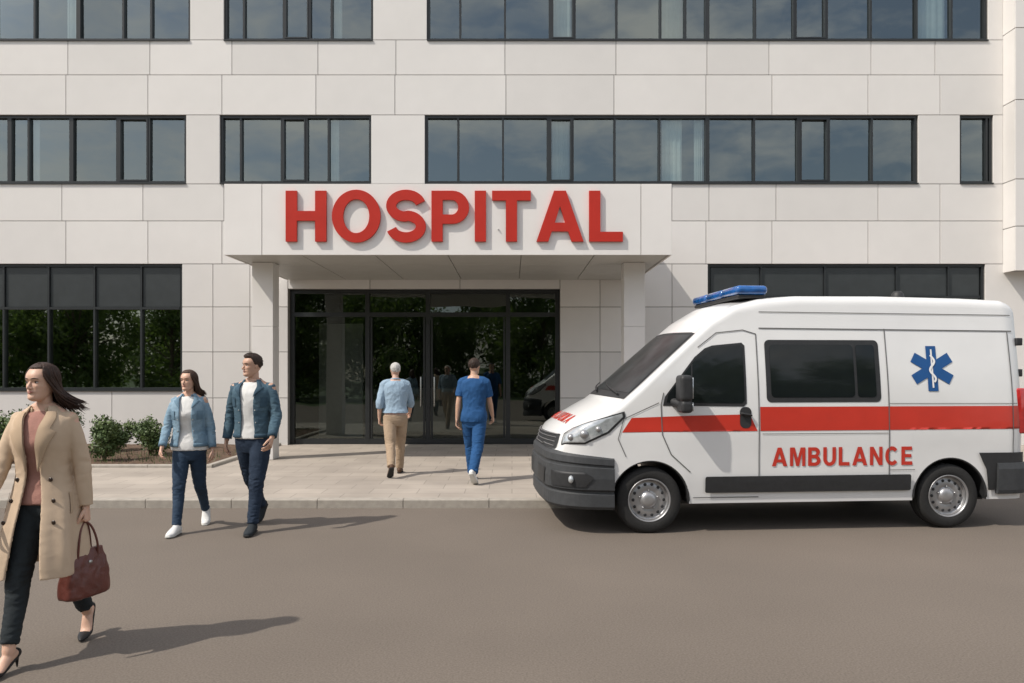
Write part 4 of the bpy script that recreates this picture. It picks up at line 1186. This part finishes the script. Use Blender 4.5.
    for L_ in legs:
        s_ = MB(); f, u, tf, tu = L_['f'], L_['u'], L_['tf'], L_['tu']; bl = L_['ball']; hl = L_['heel']
        if heel:
            s_.tube([hl+u*.03-f*.005, hl+u*.018+f*.04, L_['ball']-f*.03-u*.005, bl+tf*.01, bl+tf*.06, bl+tf*.10],[(.029,.030),(.030,.018),(.036,.014),(.041,.020),(.034,.018),(.014,.010)],12,4,ref=(1,0,0))
            s_.tube([hl+u*.01, hl+V((0,.004,-heel*.5)), hl+V((0,.006,-heel))],[.018,.009,.006],8,3)
            fin(remeshed(s_, .006, 1), 'shoe', spec['shoe'], root)
        else:
            s_.tube([hl+u*.042-f*.004, hl+u*.05+f*.05, bl-f*.02+u*.022, bl+tf*.04+tu*.008, bl+tf*.085+tu*.004],[(.036,.042),(.038,.052),(.046,.036),(.045,.026),(.030,.020)],16,4,ref=(1,0,0))
            s_.tube([L_['an']+u*.02+f*.0, hl+u*.05+f*.04],[.040,.044],14,3)
            sh2 = remeshed(s_, .007, 2); sh2.cm = 1
            sh2.tube([hl+u*.008-f*.012, hl+u*.008+f*.05, bl-f*.02-tu*.006, bl+tf*.04-tu*.010, bl+tf*.098-tu*.006],[(.036,.013),(.038,.013),(.048,.013),(.047,.012),(.030,.011)],16,4,ref=(1,0,0))
            for k in range(4):
                c0 = hl+u*.104+f*(.052+.022*k)-u*(.004+.013*k)
                sh2.tube([c0+V((-.024,0,-.006)), c0+u*.004, c0+V((.024,0,-.006))],[.0035]*3,6,2)
            fin(sh2, 'shoe', [spec['shoe'], spec['sole']], root)
    Wm = Matrix.Translation(V(loc)) @ Matrix.Rotation(rad(spec['head']),4,'Z')
    hp = {}
    for (w0, d, n_, f_, hs_, a) in hands:
        q = w0+d*.10*hs_+n_*.022; hp[a['key']] = Wm @ (V((q.x,q.y,q.z-base))*K)
    return root, hp

M['sclera'] = pmat('eye_white', (.55,.52,.50), .2, .02); M['iris'] = pmat('iris_dark', (.03,.018,.012), .2, .1)
M['lips'] = pmat('lips', (.46,.19,.165), .45, .05)
m_white_sh = cloth('white_cotton', (.70,.70,.69), .04, bump=.1)
m_dark = cloth('black_leather', (.018,.017,.018), .1, rough=.4)
sole_w = cloth('white_rubber', (.55,.55,.53), .04); sole_b = cloth('black_rubber', (.03,.03,.03), .1)
sk = lambda c: pmat('skin', c, .5, .06, 25, .04, 150, sss=.15)

trench = cloth('beige_trench', (.52,.40,.29), .04, 5, .12, 300)
trench2 = cloth('beige_trench_trim', (.46,.345,.24), .04, 5, .12, 300)
w1 = dict(sex='f', H=1.70, loc=(-2.69,4.60,0), head=2, yaw=-16, pitch=0, lean=3, front='R', fleg=(21,5,20), rleg=(-15,48), heel=.055,
    armL=(-6,11,6,5), armR=(14,12,14,8), curlL=62, curlR=24, skin=sk((.60,.38,.28)), hairm=hairm((.035,.016,.010)),
    hair='long', len=.17, sway=(.065,.055), part=.02, seed=3, hairline=.58, vol=.007,
    trousers=cloth('black_trousers', (.022,.028,.032), .1), tw=(.088,.076,.062,.056,.048), crop=.04,
    top=cloth('dusty_pink_top', (.38,.20,.165), .06), topname='blouse', top_hem=.92,
    shoe=m_dark, sole=sole_b, label='woman in open beige trench coat walking, holding a brown handbag',
    outer=dict(name='trench_coat', mat=trench, mat2=trench2, sl=.012, cuff=.03, fold=.012, foldz=1.05, amp=.004, asc=9, basew=.30, br=.013,
      rings=[(.52,.0,-.015,.235,.275,24,24),(.65,.0,-.015,.226,.25,22,21),(.80,.0,-.005,.210,.215,20,18),(.95,0,.010,.190,.172,17,14),(1.08,0,.004,.156,.132,15,11),(1.18,0,-.002,.152,.130,13,10),(1.28,0,-.006,.166,.144,13,10),(1.37,0,.002,.172,.134,16,13),(1.425,0,.010,.157,.112,22,19),(1.46,0,.014,.114,.092,30,28),(1.495,0,.015,.076,.074,40,40)],
      lapel=(1.12,1.465), lw=.62, buttons=((1.07,20,M['iris']),(.95,20,M['iris']),(.83,20,M['iris'])), pockets=((.93,68,.12,.12),)))
p1, hp1 = person(w1)
den_l = cloth('light_denim', (.17,.27,.36), .2, 9, .3, 160, c2=(.25,.36,.45))
den_l2 = cloth('light_denim_trim', (.14,.225,.30), .2, 9, .3, 160)
den_d = cloth('dark_denim_jacket', (.050,.095,.135), .2, 9, .3, 160, c2=(.080,.135,.175))
den_d2 = cloth('dark_denim_trim', (.042,.080,.115), .2, 9, .3, 160)
jean1 = cloth('blue_jeans', (.018,.035,.065), .2, 6, .3, 160, c2=(.035,.06,.10))
jean2 = cloth('navy_jeans', (.012,.022,.042), .2, 6, .3, 160, c2=(.024,.038,.065))
w2 = dict(sex='f', H=1.68, loc=(-3.32,8.2,0), head=6, yaw=-18, lean=2, front='R', fleg=(17,3,0), rleg=(-16,46),
    armL=(-6,12,14,8), armR=(8,13,22,4), curlL=26, curlR=30, skin=sk((.60,.37,.27)), hairm=hairm((.05,.024,.014)),
    hair='long', len=.20, sway=(.03,.05), part=.0, seed=8, hairline=.58, vol=.007,
    trousers=jean1, tw=(.088,.076,.060,.055,.046), top=m_white_sh, topname='t_shirt', top_hem=.89, top_inf=.008,
    shoe=m_white_sh, sole=sole_w, label='young woman in light denim jacket and jeans walking beside a man',
    outer=dict(name='denim_jacket', mat=den_l, mat2=den_l2, band=.95, sl=.012, cuff=.10, fold=.004, amp=.006,
      rings=[(.93,0,.012,.194,.150,24,22),(1.00,0,.008,.184,.144,23,21),(1.10,0,.002,.162,.130,21,19),(1.20,0,-.004,.162,.136,20,18),(1.28,0,-.008,.170,.146,19,18),(1.37,0,.002,.172,.132,20,20),(1.425,0,.010,.156,.110,26,26),(1.46,0,.014,.112,.088,34,34),(1.495,0,.015,.074,.072,42,42)],
      lapel=(1.34,1.465), lw=.5, buttons=((1.10,6,M['steel']),(1.22,6,M['steel'])), pockets=((1.27,52,.09,.5),)))
p2, _ = person(w2)
w3 = dict(sex='m', H=1.84, loc=(-2.68,8.25,0), head=-4, yaw=-38, lean=2, front='L', fleg=(16,5,0), rleg=(-19,50),
    armL=(8,14,26,2), armR=(-10,13,14,8), curlL=28, curlR=26, skin=sk((.52,.32,.23)), hairm=hairm((.03,.016,.010)),
    hair='short', vol=.009, quiff=.014, seed=4, hairline=.52, trousers=jean2, tw=(.098,.086,.068,.062,.054),
    top=m_white_sh, topname='t_shirt', top_hem=.92, top_inf=.008, shoe=cloth('dark_canvas', (.025,.03,.035), .1), sole=sole_b,
    label='young man in dark denim jacket and jeans walking, head turned',
    outer=dict(name='denim_jacket', mat=den_d, mat2=den_d2, band=.95, sl=.012, cuff=.08, fold=.004, amp=.006,
      rings=[(.93,0,.010,.190,.146,22,18),(1.02,0,.006,.180,.140,21,17),(1.12,0,.0,.172,.134,20,16),(1.22,0,-.002,.180,.140,19,15),(1.30,0,-.002,.190,.144,19,16),(1.38,0,.004,.194,.136,22,20),(1.43,0,.012,.168,.112,28,27),(1.465,0,.015,.118,.092,34,34),(1.50,0,.015,.080,.078,42,42)],
      lapel=(1.33,1.470), lw=.45, buttons=((1.08,6,M['steel']),(1.20,6,M['steel'])), pockets=((1.28,50,.09,.45),)))
p3, _ = person(w3)
w4 = dict(sex='m', H=1.69, loc=(-1.72,11.75,.10), head=190, yaw=8, pitch=-6, lean=5, front='R', fleg=(18,6,0), rleg=(-18,48), fat=1.06, sw=.170,
    armL=(-14,13,24,2), armR=(16,13,28,0), curlL=35, curlR=35, skin=sk((.52,.33,.25)), hairm=hairm((.50,.49,.47)),
    hair='short', vol=.008, seed=5, hairline=.7, trousers=cloth('beige_chinos', (.36,.27,.19), .07), tw=(.102,.088,.072,.066,.060),
    top=cloth('light_blue_shirt', (.28,.38,.48), .06), topname='shirt', top_hem=.98, top_inf=.016, top_amp=.008, sleeve='mid', slw=.014, collar=True,
    shoe=cloth('brown_leather', (.09,.05,.03), .1, rough=.5), sole=sole_b, label='grey-haired man in light blue shirt and beige trousers walking away')
p4, _ = person(w4)
scrub = cloth('blue_scrubs', (.018,.075,.20), .08)
w5 = dict(sex='m', H=1.74, loc=(-.53,11.1,.10), head=170, yaw=-10, lean=2, front='L', fleg=(17,5,0), rleg=(-18,48), sw=.170,
    armL=(-12,8,12,5), armR=(14,8,18,3), curlL=28, curlR=28, skin=sk((.50,.31,.22)), hairm=hairm((.03,.015,.009)),
    hair='short', vol=.010, seed=6, hairline=.5, trousers=scrub, tw=(.098,.088,.076,.072,.066), tamp=.009,
    top=scrub, topname='scrub_top', top_hem=.86, top_inf=.016, top_amp=.008, sleeve='short', slw=.014,
    shoe=m_white_sh, sole=sole_w, label='nurse in blue scrubs and white shoes walking away')
p5, _ = person(w5)

M['bag'] = pmat('brown_leather_bag', (.11,.028,.020), .38, .2, 8, .25, 120, coat=.1)
hp = hp1['L']
bagr = empty('handbag', (hp.x, hp.y+.01, hp.z-.425), rad(-18))
tag(bagr, 'dark reddish-brown leather handbag held by its handles', 'handbag')
b = MB(); rows = []
for i, (z, ly_, lx_) in enumerate(((0,.145,.056),(.02,.156,.064),(.10,.154,.060),(.19,.140,.044),(.25,.126,.024),(.27,.120,.016))):
    rows.append((z,0,0,lx_,ly_,0,0))
Shell(rows, None, 4).build(b, nth=48, sub=4)
bd = remeshed(b, .007, 2, .005, 12, (1,1,1), 2).obj('bag_body', M['bag'], bagr)
for s in (1,-1):
    h = MB(); P = [(s*.024,-.07,.22),(s*.026,-.066,.30),(s*.014,-.04,.39),(0.003*s,0,.428),(s*.014,.04,.39),(s*.026,.066,.30),(s*.024,.07,.22)]
    h.tube(P,[.0065]*7,8,5); h.obj('handle', M['bag'], bagr)
z_ = MB(); z_.ell((.044,0,.20),(.006,.014,.010)); z_.obj('clasp', M['steel'], bagr)

# ================================================================== LIGHT / SKY / CAMERA
w = bpy.data.worlds.new('World'); SC.world = w; w.use_nodes = True
nt = w.node_tree; N, L = nt.nodes, nt.links
bg = N['Background']; sky = N.new('ShaderNodeTexSky'); sky.sky_type = 'NISHITA'; sky.sun_disc = False
EL = 50.0; AZ = 240.0
sky.sun_elevation = rad(EL); sky.sun_rotation = rad(AZ); sky.air_density = 1.1; sky.dust_density = 2.0
tc = N.new('ShaderNodeTexCoord'); mp = N.new('ShaderNodeMapping'); mp.inputs['Scale'].default_value = (1,1,2.6)
nz = N.new('ShaderNodeTexNoise'); nz.inputs['Scale'].default_value = 4.6; nz.inputs['Detail'].default_value = 10; nz.inputs['Roughness'].default_value = .62
cr = N.new('ShaderNodeValToRGB'); cr.color_ramp.elements[0].position = .42; cr.color_ramp.elements[1].position = .64
cr.color_ramp.elements[0].color = (.12,.12,.12,1); cr.color_ramp.elements[1].color = (.9,.9,.9,1)
mx = N.new('ShaderNodeMix'); mx.data_type = 'RGBA'
L.new(tc.outputs['Generated'], mp.inputs['Vector']); L.new(mp.outputs['Vector'], nz.inputs['Vector']); L.new(nz.outputs['Fac'], cr.inputs['Fac'])
L.new(cr.outputs['Color'], mx.inputs['Factor']); L.new(sky.outputs['Color'], mx.inputs['A']); mx.inputs['B'].default_value = (8.6,8.3,7.9,1)
L.new(mx.outputs['Result'], bg.inputs['Color']); bg.inputs['Strength'].default_value = .145
sd = bpy.data.lights.new('sun','SUN'); sd.energy = 3.8; sd.angle = rad(.8); sd.color = (1,.93,.83)
so = bpy.data.objects.new('sun', sd); link(so)
dirv = V((math.sin(rad(AZ))*math.cos(rad(EL)), math.cos(rad(AZ))*math.cos(rad(EL)), math.sin(rad(EL))))
so.rotation_euler = dirv.to_track_quat('Z','Y').to_euler(); so.location = dirv*40
cd = bpy.data.cameras.new('camera'); cam = bpy.data.objects.new('camera', cd); link(cam)
cam.location = (0,0,EY); cam.rotation_euler = (rad(90),0,0); cd.lens = 28; cd.sensor_width = 36; cd.shift_y = 28.5/1024; cd.clip_end = 1000; cd.clip_start = .05
SC.camera = cam
SC.view_settings.view_transform = 'Standard'; SC.view_settings.look = 'None'; SC.view_settings.exposure = 0
